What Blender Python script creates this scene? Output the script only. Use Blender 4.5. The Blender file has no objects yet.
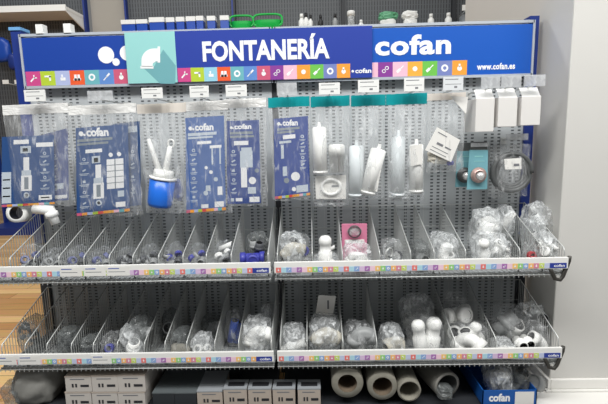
import bpy, bmesh, math, random
from mathutils import Vector, Matrix, Euler, noise

# ------------------------------------------------------------------ camera, world, lights, exposure
SC = bpy.context.scene
COL = SC.collection
CAM = Vector((0.1424, -1.7821, 1.02)); YAW, PITCH, ROLL, FPX = -0.0208, 0.151, -0.0231, 440.0
_fw = Vector((math.sin(YAW)*math.cos(PITCH), math.cos(YAW)*math.cos(PITCH), -math.sin(PITCH)))
_rt = Vector((math.cos(YAW), -math.sin(YAW), 0)); _up = _rt.cross(_fw)
R2 = _rt*math.cos(ROLL) + _up*math.sin(ROLL); U2 = -_rt*math.sin(ROLL) + _up*math.cos(ROLL)
cd = bpy.data.cameras.new('camera'); cam = bpy.data.objects.new('camera', cd); COL.objects.link(cam)
M = Matrix((R2, U2, -_fw)).transposed().to_4x4(); M.translation = CAM
cam.matrix_world = M
cd.sensor_width = 36; cd.lens = FPX/608*36; cd.clip_start = 0.05
SC.camera = cam

SC.view_settings.view_transform = 'Standard'; SC.view_settings.look = 'None'
SC.view_settings.gamma = 1; SC.view_settings.use_curve_mapping = False
SC.view_settings.exposure = 0.0
SC.cycles.transparent_max_bounces = 24
SC.cycles.max_bounces = 10

W = bpy.data.worlds.new('store_ambient'); SC.world = W; W.use_nodes = True
W.node_tree.nodes['Background'].inputs[0].default_value = (0.98, 0.985, 0.98, 1)
W.node_tree.nodes['Background'].inputs[1].default_value = 0.17

def area(name, loc, size, power, rot=(0, 0, 0), col=(0.985, 0.985, 0.97)):
    l = bpy.data.lights.new(name, 'AREA'); l.shape = 'RECTANGLE'; l.size, l.size_y = size; l.energy = power; l.color = col
    o = bpy.data.objects.new(name, l); COL.objects.link(o); o.location = loc; o.rotation_euler = rot
    return o
area('ceiling_lamp_aisle', (0.0, -1.75, 3.3), (4.2, 0.6), 146, (math.radians(22), 0, 0))
area('ceiling_lamp_aisle_right', (2.6, -2.3, 3.3), (2.0, 0.5), 34, (math.radians(18), math.radians(22), 0))
area('ceiling_lamp_far_aisle', (-1.0, 1.7, 3.6), (6.0, 0.5), 84)

def at(u, v, Y):
    """the point of the vertical plane y = Y seen in the photo at (u, v)"""
    d = _fw + R2*((u-304)/FPX) - U2*((v-202)/FPX)
    return CAM + d*((Y-CAM.y)/d.y)

# ------------------------------------------------------------------ materials
def lin(c):
    return tuple(((x/255)/12.92 if x/255 <= 0.04045 else ((x/255+0.055)/1.055)**2.4) for x in c) + (1,)
MATS = {}
def mat(name, rgb, rough=0.5, metal=0.0, var=0.0, scale=20):
    if name in MATS: return MATS[name]
    m = bpy.data.materials.new(name); m.use_nodes = True; nt = m.node_tree; b = nt.nodes['Principled BSDF']
    c = lin(rgb)
    b.inputs['Base Color'].default_value = c; b.inputs['Roughness'].default_value = rough; b.inputs['Metallic'].default_value = metal
    if var:
        tc = nt.nodes.new('ShaderNodeTexCoord'); n = nt.nodes.new('ShaderNodeTexNoise'); n.inputs['Scale'].default_value = scale; n.inputs['Detail'].default_value = 4
        r = nt.nodes.new('ShaderNodeValToRGB')
        r.color_ramp.elements[0].position = .3; r.color_ramp.elements[1].position = .7
        r.color_ramp.elements[0].color = tuple(x*(1-var) for x in c[:3])+(1,); r.color_ramp.elements[1].color = tuple(min(1, x*(1+var)) for x in c[:3])+(1,)
        nt.links.new(tc.outputs['Object'], n.inputs['Vector']); nt.links.new(n.outputs['Fac'], r.inputs[0]); nt.links.new(r.outputs[0], b.inputs['Base Color'])
    MATS[name] = m
    return m

def film_mat(name, tint, base, streak, scale=(55, 55, 16), lo=.5, hi=.72, rough=.18):
    """clear plastic film: mostly see-through, with milky creases"""
    m = bpy.data.materials.new(name); m.use_nodes = True; nt = m.node_tree; N = nt.nodes; L = nt.links
    b = N['Principled BSDF']; b.inputs['Base Color'].default_value = lin(tint); b.inputs['Roughness'].default_value = rough
    out = N['Material Output']
    tr = N.new('ShaderNodeBsdfTransparent'); tr.inputs[0].default_value = (.97, .97, .97, 1)
    tc = N.new('ShaderNodeTexCoord'); mp = N.new('ShaderNodeMapping'); mp.inputs['Scale'].default_value = scale
    n = N.new('ShaderNodeTexNoise'); n.inputs['Scale'].default_value = 1; n.inputs['Detail'].default_value = 3; n.inputs['Distortion'].default_value = .8
    r = N.new('ShaderNodeMapRange'); r.inputs[1].default_value = lo; r.inputs[2].default_value = hi; r.inputs[3].default_value = base; r.inputs[4].default_value = base+streak
    mix = N.new('ShaderNodeMixShader')
    L.new(tc.outputs['Object'], mp.inputs[0]); L.new(mp.outputs[0], n.inputs['Vector']); L.new(n.outputs['Fac'], r.inputs[0])
    L.new(r.outputs[0], mix.inputs[0]); L.new(tr.outputs[0], mix.inputs[1]); L.new(b.outputs[0], mix.inputs[2]); L.new(mix.outputs[0], out.inputs[0])
    bp = N.new('ShaderNodeBump'); bp.inputs['Strength'].default_value = .5; bp.inputs['Distance'].default_value = .01
    L.new(n.outputs['Fac'], bp.inputs['Height']); L.new(bp.outputs[0], b.inputs['Normal'])
    MATS[name] = m
    return m

def perforated_mat(name, base, hole, px, pz, wx, wz, every=0):
    """sheet steel punched with rows of slots, measured in metres on the sheet"""
    m = bpy.data.materials.new(name); m.use_nodes = True; nt = m.node_tree; N = nt.nodes; L = nt.links
    b = N['Principled BSDF']; b.inputs['Roughness'].default_value = .5
    tc = N.new('ShaderNodeTexCoord'); sp = N.new('ShaderNodeSeparateXYZ'); L.new(tc.outputs['Object'], sp.inputs[0])
    def f(op, a, c):
        n = N.new('ShaderNodeMath'); n.operation = op
        for i, x in enumerate((a, c)):
            if isinstance(x, (int, float)): n.inputs[i].default_value = x
            elif x is not None: L.new(x, n.inputs[i])
        return n.outputs[0]
    fx = f('FRACT', f('DIVIDE', f('ADD', sp.outputs[0], 50.0), px), None); fz = f('FRACT', f('DIVIDE', f('ADD', sp.outputs[2], 50.0), pz), None)
    mk = f('MULTIPLY', f('LESS_THAN', fx, wx/px), f('LESS_THAN', fz, wz/pz))
    if every:
        g = f('FRACT', f('DIVIDE', f('ADD', sp.outputs[0], 50.0), px*every), None)
        mk = f('MULTIPLY', mk, f('LESS_THAN', g, (every-1)/every))
    mx = N.new('ShaderNodeMix'); mx.data_type = 'RGBA'
    mx.inputs[6].default_value = lin(base); mx.inputs[7].default_value = lin(hole)
    L.new(mk, mx.inputs[0]); L.new(mx.outputs[2], b.inputs['Base Color'])
    MATS[name] = m
    return m

def wood_mat():
    m = bpy.data.materials.new('wood_planks'); m.use_nodes = True; nt = m.node_tree; N = nt.nodes; L = nt.links
    b = N['Principled BSDF']; b.inputs['Roughness'].default_value = .38
    tc = N.new('ShaderNodeTexCoord'); br = N.new('ShaderNodeTexBrick')
    br.inputs['Scale'].default_value = 1; br.inputs['Brick Width'].default_value = .75; br.inputs['Row Height'].default_value = .095
    br.inputs['Mortar Size'].default_value = .002; br.inputs['Bias'].default_value = 0
    br.inputs['Color1'].default_value = lin((240, 198, 138)); br.inputs['Color2'].default_value = lin((190, 140, 84)); br.inputs['Mortar'].default_value = lin((120, 88, 55))
    mp = N.new('ShaderNodeMapping'); mp.inputs['Scale'].default_value = (1.2, 26, 1)
    n = N.new('ShaderNodeTexNoise'); n.inputs['Scale'].default_value = 3; n.inputs['Detail'].default_value = 5
    mx = N.new('ShaderNodeMix'); mx.data_type = 'RGBA'; mx.blend_type = 'OVERLAY'; mx.inputs[0].default_value = .35
    L.new(tc.outputs['Object'], br.inputs['Vector']); L.new(tc.outputs['Object'], mp.inputs[0]); L.new(mp.outputs[0], n.inputs['Vector'])
    L.new(br.outputs['Color'], mx.inputs[6]); L.new(n.outputs['Color'], mx.inputs[7]); L.new(mx.outputs[2], b.inputs['Base Color'])
    return m

WHITE = mat('white_plastic', (236, 236, 233), .4)
PVC = mat('white_fitting_plastic', (242, 242, 239), .35)
GREYPVC = mat('grey_fitting_plastic', (150, 152, 152), .4)
BEIGEPVC = mat('beige_fitting_plastic', (205, 200, 186), .45)
BLACK = mat('black_rubber', (28, 28, 30), .5)
BLUECAP = mat('violet_blue_plastic', (62, 66, 160), .4)
VALVEBLUE = mat('bright_blue_plastic', (32, 108, 214), .3)
STEEL = mat('zinc_wire', (196, 198, 196), .38, .35)
DARKSTEEL = mat('dark_bracket_steel', (66, 64, 60), .45, .3)
RAIL = mat('white_price_rail', (238, 237, 233), .4)
FRAME = mat('grey_sign_frame', (176, 182, 190), .4)
POST = mat('blue_post_paint', (24, 50, 128), .45)
LIGHTBLUE = mat('pale_blue_cap', (110, 165, 215), .4)
SIGNBLUE = mat('sign_blue', (26, 66, 158), .35)
SIGNBLUE2 = mat('sign_bright_blue', (24, 88, 184), .35)
PLATEBLUE = mat('plate_violet_blue', (44, 66, 158), .35)
TURQ = mat('turquoise_print', (150, 208, 205), .4)
TURQSHADE = mat('turquoise_print_deep', (112, 170, 176), .4)
PRINTWHITE = mat('white_print', (244, 244, 244), .4)
CARDBLUE = mat('card_blue', (42, 78, 132), .4)
CARDBLUE2 = mat('card_violet_blue', (44, 68, 136), .4)
CARDPALE = mat('card_pale_print', (196, 206, 216), .45)
CARDGREY = mat('card_grey_print', (130, 140, 148), .45)
TEAL = mat('teal_header', (0, 154, 160), .35)
TEALCARD = mat('teal_card', (118, 172, 182), .4)
PAPER = mat('white_paper', (235, 233, 228), .6)
GREYINK = mat('grey_ink', (120, 122, 126), .6)
DARKINK = mat('dark_ink', (40, 40, 44), .6)
BLUEINK = mat('blue_ink', (60, 90, 170), .6)
CARTON = mat('white_carton', (196, 190, 183), .6)
CARTONTOP = mat('grey_carton_top', (150, 154, 158), .5)
BEIGECARTON = mat('beige_carton', (180, 168, 156), .65)
BLACKCARTON = mat('black_carton', (40, 44, 48), .55)
FOAM = mat('grey_foam', (134, 131, 120), .8, 0, .1, 60)
FOAMIN = mat('foam_core_brown', (112, 98, 82), .8)
HOSE = mat('dark_grey_hose', (84, 86, 86), .45)
CHROME = mat('chrome', (225, 224, 222), .22, .45)
COPPER = mat('coppery_red', (176, 92, 72), .35, .4)
RED = mat('red_plastic', (178, 30, 40), .4)
PINK = mat('pink_card', (214, 128, 158), .5)
GREEN = mat('green_plastic', (20, 178, 74), .35)
PALEGREEN = mat('pale_green_film', (90, 160, 120), .4)
CREAM = mat('cream_wall_paint', (166, 161, 152), .8)
WALL = mat('white_wall_paint', (210, 208, 203), .75, 0, .015, 3)
SKIRT = mat('white_skirting_paint', (232, 230, 225), .5)
BLUEBOX = mat('blue_printed_carton', (24, 88, 166), .45)
BLUEFILM = mat('blue_pack_print', (24, 72, 170), .35)
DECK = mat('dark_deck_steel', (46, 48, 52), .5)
SACK = mat('grey_woven_sack', (132, 131, 126), .8, 0, .08, 40)
TILE = {k: mat('tile_'+k, c, .4) for k, c in dict(pink=(204, 76, 138), lime=(182, 206, 60), lavender=(176, 186, 222), orange=(234, 94, 50), teal=(110, 178, 186), blue=(98, 140, 204), rose=(204, 92, 122),
        purple=(138, 62, 150), blush=(240, 190, 208), yellow=(240, 176, 70), green=(112, 192, 80), slate=(120, 132, 188), amber=(240, 160, 62), red=(222, 74, 64), sky=(150, 204, 222), mauve=(206, 170, 210), navy=(44, 62, 150)).items()}
RTILE = {k: mat('rail_'+m.name, tuple(c*.72+250*.28 for c in [(x/12.92 if x<.0031308 else 1.055*x**(1/2.4)-.055)*255 for x in m.node_tree.nodes['Principled BSDF'].inputs[0].default_value[:3]]), .4) for k, m in TILE.items()}
FILM = film_mat('clear_bag_film', (232, 234, 235), .10, .36, (60, 60, 14), .52, .74)
FILMH = film_mat('hazy_bag_film', (232, 235, 236), .13, .36, (48, 48, 14), .5, .74)
FILMC = film_mat('thin_clear_film', (214, 218, 222), .07, .28, (80, 80, 50), .5, .72)
FILM2 = film_mat('milky_bag_film', (232, 235, 236), .25, .5, (60, 60, 40), .46, .7)
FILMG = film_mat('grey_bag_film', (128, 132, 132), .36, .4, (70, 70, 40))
FILMT = film_mat('clear_tag_plastic', (232, 234, 236), .35, .25, (30, 30, 30))
PANEL = perforated_mat('perforated_grey_panel', (178, 182, 184), (66, 69, 73), .0262, .0135, .0115, .0058, 4)
FARPANEL = perforated_mat('ribbed_grey_panel', (88, 91, 94), (54, 56, 60), .03, .05, .011, .043)
WOOD = wood_mat()

# ------------------------------------------------------------------ geometry helpers
class G:
    def __init__(s): s.v = []; s.f = []; s.m = []; s.s = []
    def add(s, vs, fs, mi=0, smooth=False):
        o = len(s.v); s.v += [Vector(v) for v in vs]
        for f in fs: s.f.append([o+i for i in f]); s.m.append(mi); s.s.append(smooth)
        return s
    def box(s, x0, x1, y0, y1, z0, z1, mi=0, rot=None, piv=None):
        vs = [Vector((x, y, z)) for x in (x0, x1) for y in (y0, y1) for z in (z0, z1)]
        if rot is not None:
            p = Vector(piv) if piv is not None else Vector(((x0+x1)/2, (y0+y1)/2, (z0+z1)/2))
            vs = [p + rot @ (v-p) for v in vs]
        return s.add(vs, [(0, 1, 3, 2), (4, 6, 7, 5), (0, 4, 5, 1), (2, 3, 7, 6), (0, 2, 6, 4), (1, 5, 7, 3)], mi)
    def tube(s, pts, r, n=6, mi=0, closed=False, caps=True, smooth=True):
        pts = [Vector(p) for p in pts]; k = len(pts)
        rs = r if isinstance(r, (list, tuple)) else [r]*k
        vs = []; fs = []; a = None
        for i, p in enumerate(pts):
            if closed: t = pts[(i+1) % k]-pts[i-1]
            else: t = pts[min(i+1, k-1)]-pts[max(i-1, 0)]
            if t.length < 1e-9: t = Vector((0, 0, 1))
            t.normalize()
            if a is None: a = t.orthogonal().normalized()
            else:
                a = a - t*a.dot(t)
                a = a.normalized() if a.length > 1e-6 else t.orthogonal().normalized()
            b = t.cross(a)
            for j in range(n):
                w = 2*math.pi*j/n; vs.append(p+(a*math.cos(w)+b*math.sin(w))*rs[i])
        for i in range(k if closed else k-1):
            i2 = (i+1) % k
            for j in range(n): fs.append((i*n+j, i*n+(j+1) % n, i2*n+(j+1) % n, i2*n+j))
        s.add(vs, fs, mi, smooth)
        if caps and not closed:
            s.f += [[len(s.v)-k*n+j for j in range(n)][::-1], [len(s.v)-n+j for j in range(n)]]; s.m += [mi, mi]; s.s += [False, False]
        return s
    def lathe(s, p, axis, prof, n=20, mi=0, smooth=True):
        """prof: (distance along the axis, radius); a radius of 0 closes the end"""
        p = Vector(p); t = Vector(axis).normalized(); a = t.orthogonal().normalized(); b = t.cross(a); vs = []; fs = []
        for d, r in prof:
            for j in range(n):
                w = 2*math.pi*j/n; vs.append(p+t*d+(a*math.cos(w)+b*math.sin(w))*max(r, 1e-5))
        for i in range(len(prof)-1):
            for j in range(n): fs.append((i*n+j, i*n+(j+1) % n, (i+1)*n+(j+1) % n, (i+1)*n+j))
        return s.add(vs, fs, mi, smooth)
    def hollow(s, p, axis, L, ro, ri, n=18, mi=0, mi2=None):
        s.lathe(p, axis, [(0, ri), (0, ro), (L, ro), (L, ri)], n, mi, True)
        return s.lathe(p, axis, [(L, ri), (0, ri)], n, mi if mi2 is None else mi2)
    def poly(s, pts, y, th=.0008, mi=0):
        """a flat shape in the facade plane: pts are (x, z)"""
        k = len(pts); vs = [(x, y-th, z) for x, z in pts]+[(x, y, z) for x, z in pts]
        fs = [tuple(range(k)), tuple(range(2*k-1, k-1, -1))]+[(i, i+k, (i+1) % k+k, (i+1) % k) for i in range(k)]
        return s.add(vs, fs, mi)
    def quad(s, x0, x1, z0, z1, y, mi=0, th=.0006): return s.poly([(x0, z0), (x1, z0), (x1, z1), (x0, z1)], y, th, mi)
    def disc(s, x, z, r, y, mi=0, n=16, th=.0006, rz=None):
        return s.poly([(x+r*math.cos(2*math.pi*i/n), z+(rz or r)*math.sin(2*math.pi*i/n)) for i in range(n)], y, th, mi)
    def bar(s, x0, z0, x1, z1, w, y, mi=0, th=.0006):
        d = Vector((x1-x0, z1-z0)); d.normalize(); q = Vector((-d.y, d.x))*w/2
        return s.poly([(x0-q.x, z0-q.y), (x1-q.x, z1-q.y), (x1+q.x, z1+q.y), (x0+q.x, z0+q.y)], y, th, mi)
    def xf(s, M4):
        s.v = [M4 @ v for v in s.v]; return s
    def join(s, g, off=0):
        o = len(s.v); s.v += g.v; s.f += [[i+o for i in f] for f in g.f]; s.m += [m+off for m in g.m]; s.s += g.s; return s

ORG = {}
def build(name, g, mats, parent=None, origin=None, bevel=0):
    """one mesh object; g is in world metres, parent's origin is taken off"""
    me = bpy.data.meshes.new(name)
    if parent is not None: org = ORG[parent.name]
    else: org = Vector(origin) if origin is not None else Vector((0, 0, 0))
    me.from_pydata([tuple(v-org) for v in g.v], [], g.f)
    for m in (mats if isinstance(mats, (list, tuple)) else [mats]): me.materials.append(m)
    me.polygons.foreach_set('material_index', g.m); me.polygons.foreach_set('use_smooth', g.s)
    me.validate(); me.update()
    bm = bmesh.new(); bm.from_mesh(me); bmesh.ops.recalc_face_normals(bm, faces=bm.faces); bm.to_mesh(me); bm.free()
    o = bpy.data.objects.new(name, me); COL.objects.link(o)
    ORG[o.name] = org
    if parent is not None: o.parent = parent
    else: o.location = org
    if bevel:
        b = o.modifiers.new('bevel', 'BEVEL'); b.width = bevel; b.segments = 2; b.limit_method = 'ANGLE'
    return o
def thing(name, loc, label, cat, group=None):
    o = bpy.data.objects.new(name, None); COL.objects.link(o); o.location = loc; o.empty_display_size = .02
    ORG[o.name] = Vector(loc); return tag(o, label, cat, group)
def tag(o, label, cat, group=None):
    o['label'] = label; o['category'] = cat
    if group: o['group'] = group
    return o
def struct(o): o['kind'] = 'structure'; return o

def text(parent, name, s, x0, x1, z0, z1, y, m, bold=.03, depth=.001, space=1.0):
    """raised lettering in the facade plane, fitted to a rectangle"""
    cu = bpy.data.curves.new('t', 'FONT'); cu.body = s; cu.size = 1; cu.offset = bold; cu.extrude = .01; cu.resolution_u = 3; cu.space_character = space
    ob = bpy.data.objects.new('t', cu); COL.objects.link(ob)
    dg = bpy.context.evaluated_depsgraph_get(); dg.update()
    me = bpy.data.meshes.new_from_object(ob.evaluated_get(dg))
    bpy.data.objects.remove(ob); bpy.data.curves.remove(cu)
    xs = [v.co.x for v in me.vertices]; ys = [v.co.y for v in me.vertices]
    ax, bx, ay, by = min(xs), max(xs), min(ys), max(ys); org = ORG[parent.name]
    for v in me.vertices:
        c = v.co
        v.co = Vector((x0+(c.x-ax)/(bx-ax)*(x1-x0), y-(c.z+.01)/.02*depth, z0+(c.y-ay)/(by-ay)*(z1-z0)))-org
    me.name = name; me.materials.clear(); me.materials.append(m)
    for p in me.polygons: p.material_index = 0
    o = bpy.data.objects.new(name, me); COL.objects.link(o); o.parent = parent; ORG[o.name] = org
    return o

def glyph(g, kind, cx, cz, s, y, mi):
    """a small white pictogram, about s across"""
    if kind == 'wrench':
        g.bar(cx-.4*s, cz-.4*s, cx+.2*s, cz+.2*s, .2*s, y, mi); g.bar(cx+.1*s, cz+.15*s, cx+.1*s, cz+.5*s, .16*s, y, mi); g.bar(cx+.15*s, cz+.1*s, cx+.5*s, cz+.1*s, .16*s, y, mi)
    elif kind == 'tap':
        g.bar(cx-.45*s, cz+.25*s, cx+.4*s, cz+.25*s, .24*s, y, mi); g.bar(cx+.28*s, cz+.3*s, cx+.28*s, cz-.35*s, .24*s, y, mi)
    elif kind == 'can':
        g.bar(cx-.3*s, cz-.15*s, cx+.4*s, cz-.15*s, .4*s, y, mi); g.bar(cx-.05*s, cz, cx-.05*s, cz+.45*s, .2*s, y, mi)
    elif kind == 'boots':
        g.quad(cx-.4*s, cx-.05*s, cz-.4*s, cz+.4*s, y, mi); g.quad(cx+.05*s, cx+.4*s, cz-.4*s, cz+.4*s, y, mi); g.quad(cx-.5*s, cx+.5*s, cz-.4*s, cz-.1*s, y, mi)
    elif kind == 'ring':
        n = 14
        for i in range(n):
            a, b = 2*math.pi*i/n, 2*math.pi*(i+1)/n
            g.poly([(cx+.24*s*math.cos(a), cz+.24*s*math.sin(a)), (cx+.48*s*math.cos(a), cz+.48*s*math.sin(a)), (cx+.48*s*math.cos(b), cz+.48*s*math.sin(b)), (cx+.24*s*math.cos(b), cz+.24*s*math.sin(b))], y, .0006, mi)
    elif kind == 'driver':
        g.bar(cx-.45*s, cz-.45*s, cx+.1*s, cz+.1*s, .12*s, y, mi); g.bar(cx, cz, cx+.45*s, cz+.45*s, .24*s, y, mi)
    elif kind == 'bulb':
        g.disc(cx, cz-.1*s, .32*s, y, mi, 12); g.quad(cx-.12*s, cx+.12*s, cz+.1*s, cz+.5*s, y, mi)
    elif kind == 'link':
        for d in (-.2, .2):
            for a in range(8):
                p, q = 2*math.pi*a/8, 2*math.pi*(a+1)/8
                g.bar(cx+d*s+.24*s*math.cos(p), cz+d*s+.2*s*math.sin(p), cx+d*s+.24*s*math.cos(q), cz+d*s+.2*s*math.sin(q), .1*s, y, mi)
    elif kind == 'brush':
        g.bar(cx-.45*s, cz-.4*s, cx, cz, .36*s, y, mi); g.bar(cx, cz, cx+.45*s, cz+.45*s, .12*s, y, mi)
    else:
        g.disc(cx, cz, .34*s, y, mi, 8)

def tiles(parent, name, x0, x1, z0, z1, y, seq, th=.0006, glyphs=True, TILE=TILE):
    """a strip of coloured squares with pictograms, printed on one part"""
    g = G(); mats = [PRINTWHITE]; n = len(seq); w = (x1-x0)/n
    for i, (c, k) in enumerate(seq):
        m = TILE[c]
        if m not in mats: mats.append(m)
        g.quad(x0+i*w, x0+(i+1)*w, z0, z1, y, mats.index(m), th)
        if glyphs and k: glyph(g, k, x0+(i+.5)*w, (z0+z1)/2, min(w, z1-z0)*.52, y-th, 0)
    return build(name, g, mats, parent)

# ------------------------------------------------------------------ room shell
g = G(); g.box(-7, 5, -.37, 5, -.05, 0); struct(build('floor', g, WOOD))
g = G(); g.box(-7, 5, -4, -.37, -.05, 0); struct(build('floor', g, mat('unseen_floor_grey', (128, 128, 128), .4)))  # unseen front floor, its grey chosen to limit bounce light onto the shelves
PX, PY = 1.038, -.196
g = G(); g.box(PX, 3.2, PY, .9, 0, 3.4); struct(build('wall_right', g, WALL, bevel=.004))
g = G()
g.box(PX, 3.2, PY-.02, PY, 0, .035); g.box(PX, 3.2, PY-.012, PY, .035, .075)
g.box(PX-.02, PX, PY-.02, .9, 0, .035); g.box(PX-.012, PX, PY-.012, .9, .035, .075)
g.box(.945, 3.2, -.345, PY-.02, 0, .028); g.box(.945, PX-.02, PY-.02, .9, 0, .028)
struct(build('baseboard_right', g, SKIRT, bevel=.003))
g = G(); g.box(-2.28, -1.89, 3.32, 3.7, 0, 3.6); struct(build('trim_column_far', g, CREAM, bevel=.005))

# ------------------------------------------------------------------ the far shelving row across the aisle
BAY = 1.193
def far_bay(x0, label, shelf_z, blue=True):
    t = thing('shelving_unit', (x0, 3.3, 0), label, 'shelving', 'tall shelving bays across the aisle')
    g = G(); g.box(x0+.02, x0+BAY-.02, 3.3, 3.32, .07, 3.1); build('back_panel', g, FARPANEL, t)
    g = G(); g.box(x0, x0+BAY, 2.9, 3.3, 0, .08); build('plinth', g, POST, t)
    for x in (x0, x0+BAY):
        g = G(); g.box(x+.0005 if x == x0 else x-.019, x+.019 if x == x0 else x-.0005, 3.24, 3.32, .08, 3.1); build('upright', g, POST if blue else DECK, t)
    for z in shelf_z:
        g = G(); g.box(x0+.02, x0+BAY-.02, 2.9, 3.3, z-.03, z); g.box(x0+.02, x0+BAY-.02, 2.885, 2.9, z-.045, z+.015); s = build('shelf', g, WHITE, t)
        for x in (x0+.03, x0+BAY-.03):
            g = G(); g.add([(x+d, y, zz) for d in (-.006, .006) for y, zz in ((2.9, z-.03), (3.28, z-.03), (3.28, z-.16), (2.9, z-.05))], [(0, 1, 2, 3), (7, 6, 5, 4), (0, 4, 5, 1), (1, 5, 6, 2), (2, 6, 7, 3), (3, 7, 4, 0)])
            build('bracket', g, WHITE, s)
    return t
far_bay(-2.31-BAY, 'tall far shelving bay with white shelf, left of the cream column', [2.37])
far_bay(-1.875, 'tall far ribbed-panel bay just right of the cream column, behind blue boxes', [2.07], True)
far_bay(-1.875+BAY, 'tall far ribbed-panel bay behind the two green baskets', [2.07], False)
far_bay(-1.875+2*BAY, 'tall far ribbed-panel bay behind the white jar and green-topped bundle', [2.07], False)
far_bay(-1.875+3*BAY, 'tall far ribbed-panel bay at the right, next to the white wall', [2.07], False)
SZ = 2.0715
Yf = 3.02
def fx(u, v): p = at(u, v, Yf); return p.x, p.z
# blue boxes with white lids
bl = ['leftmost of the row', 'second of the row', 'third of the row', 'fourth of the row', 'fifth of the row', 'sixth of the row', 'seventh of the row', 'eighth of the row', 'last before the green baskets']
for i, (u0, u1, vt, vb) in enumerate([(121, 135, 20, 24), (136, 147, 19.5, 23.5), (149, 164, 17.5, 22), (166, 174, 17.5, 22), (176, 184, 17, 21.5), (186, 195, 16.5, 21), (196, 203, 16, 20.5), (207, 215, 16, 20.5), (220, 228.5, 15.5, 20)]):
    xa, zt = fx(u0, vt); xb, zb = fx(u1, vb)
    t = thing('blue_box', ((xa+xb)/2, Yf, SZ), 'small blue box, white lid, far shelf above the sign, '+bl[i], 'box', 'blue boxes on the far shelf')
    g = G(); g.box(xa, xb, Yf, Yf+.1, SZ, zb); build('body', g, BLUEFILM, t)
    g = G(); g.box(xa-.004, xb+.004, Yf-.006, Yf+.104, zb, zt); build('lid', g, WHITE, t, bevel=.003)
# green baskets
for (u0, u1, vt, yy, lb) in ((229.5, 253, 16, 3.1, 'green oval-rimmed plastic basket behind the sign, the left one of two'), (253, 282, 14.6, 3.0, 'green oval-rimmed plastic basket behind the sign, the right one of two')):
    pa = at(u0, vt, yy); pb = at(u1, vt, yy); cx = (pa.x+pb.x)/2; hw = (pb.x-pa.x)/2; zt = pa.z
    t = thing('green_basket', (cx, yy, SZ), lb, 'basket', 'green baskets on the far shelf')
    g = G(); pts = []
    for i in range(28):
        a = 2*math.pi*i/28; c, s = math.cos(a), math.sin(a)
        pts.append((cx+hw*abs(c)**.5*math.copysign(1, c), yy, zt-.06+.06*abs(s)**.6*math.copysign(1, s)))
    g.tube(pts, .011, 8, closed=True); build('handle_rim', g, GREEN, t)
    g = G(); ring = []
    for z, k in ((SZ, .8), (zt-.075, .92), (zt-.06, .95)):
        ring.append([(cx+hw*k*abs(math.cos(a))**.6*math.copysign(1, math.cos(a)), yy+.02+.06*k*math.sin(a), z) for a in [2*math.pi*i/24 for i in range(24)]])
    vs = sum(ring, []); fs = [(r*24+i, r*24+(i+1) % 24, (r+1)*24+(i+1) % 24, (r+1)*24+i) for r in range(2) for i in range(24)]+[tuple(range(23, -1, -1))]
    g.add(vs, fs, 0, True); build('tub', g, GREEN, t)
# small bottles, jar, bundles
def bottle(u, vt, wpx, m, capm, label, y=3.0):
    p = at(u, vt, y); r = wpx/2*(y-CAM.y)/FPX; h = p.z-SZ
    t = thing('bottle', (p.x, y, SZ), label, 'bottle', 'bottles on the far shelf')
    g = G(); g.lathe((p.x, y, SZ), (0, 0, 1), [(0, 0), (0, r), (h*.62, r), (h*.74, r*.55), (h*.78, r*.5)], 14); build('body', g, m, t)
    g = G(); g.lathe((p.x, y, SZ), (0, 0, 1), [(h*.78, 0), (h*.78, r*.6), (h, r*.55), (h, 0)], 14); build('cap', g, capm, t)
bottle(301.5, 14, 6, WHITE, WHITE, 'white bottle on the far shelf, first right of the green baskets')
bottle(306, 13, 5, WHITE, BLACK, 'white bottle with black cap on far shelf, beside the plain white one')
bottle(310.5, 15, 4, WHITE, BLACK, 'slim black-capped bottle on far shelf, second of two black-capped ones')
bottle(320.5, 15, 4.5, BLACK, BLACK, 'black slim bottle standing alone on the far shelf above the letter I')
bottle(335, 14, 5, GREYPVC, BLACK, 'grey bottle with black cap on the far shelf left of the white jar')
bottle(361, 20, 5, WHITE, WHITE, 'tiny white bottle on the far shelf right of the white jar')
bottle(431, 14, 6, WHITE, WHITE, 'white cone-shaped bottle on far shelf, the left one of a pair')
bottle(448.5, 13, 6.5, WHITE, WHITE, 'white cone-shaped bottle on far shelf, the right one of a pair')
p = at(351, 11, 3.0); t = thing('white_jar', (p.x, 3.0, SZ), 'white wide-lidded jar on the far shelf above the sign', 'jar')
h = p.z-SZ; g = G(); g.lathe((p.x, 3, SZ), (0, 0, 1), [(0, 0), (0, .034), (h*.7, .036), (h*.76, .03)], 18); build('body', g, FILM2, t)
g = G(); g.lathe((p.x, 3, SZ), (0, 0, 1), [(h*.76, 0), (h*.76, .041), (h*.95, .041), (h, .034), (h, 0)], 18); build('lid', g, WHITE, t)

def lump(g, c, r, seed, amp=.25, freq=2.2, sub=3, zmin=None, mi=0, smooth=False, lean=0):
    bm = bmesh.new(); bmesh.ops.create_icosphere(bm, subdivisions=sub, radius=1)
    c = Vector(c); idx = {v: i for i, v in enumerate(bm.verts)}; vs = []
    for v in bm.verts:
        n = v.co.normalized(); q = n*freq+Vector((seed*3.7, seed*1.3, seed*2.1))
        k = 1+amp*(1-2.2*abs(noise.noise(q)))+amp*.5*noise.noise(q*2.7)
        # superellipsoid: a pouch rather than a ball
        e = Vector([math.copysign(abs(x)**.72, x) for x in n])*.92
        p = Vector((e.x*r[0]*k, e.y*r[1]*k, e.z*r[2]*k)); p.x += lean*p.z; p += c
        if zmin is not None and p.z < zmin: p.z = zmin
        vs.append(p)
    g.add(vs, [[idx[v] for v in f.verts] for f in bm.faces], mi, smooth); bm.free(); return g

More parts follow.
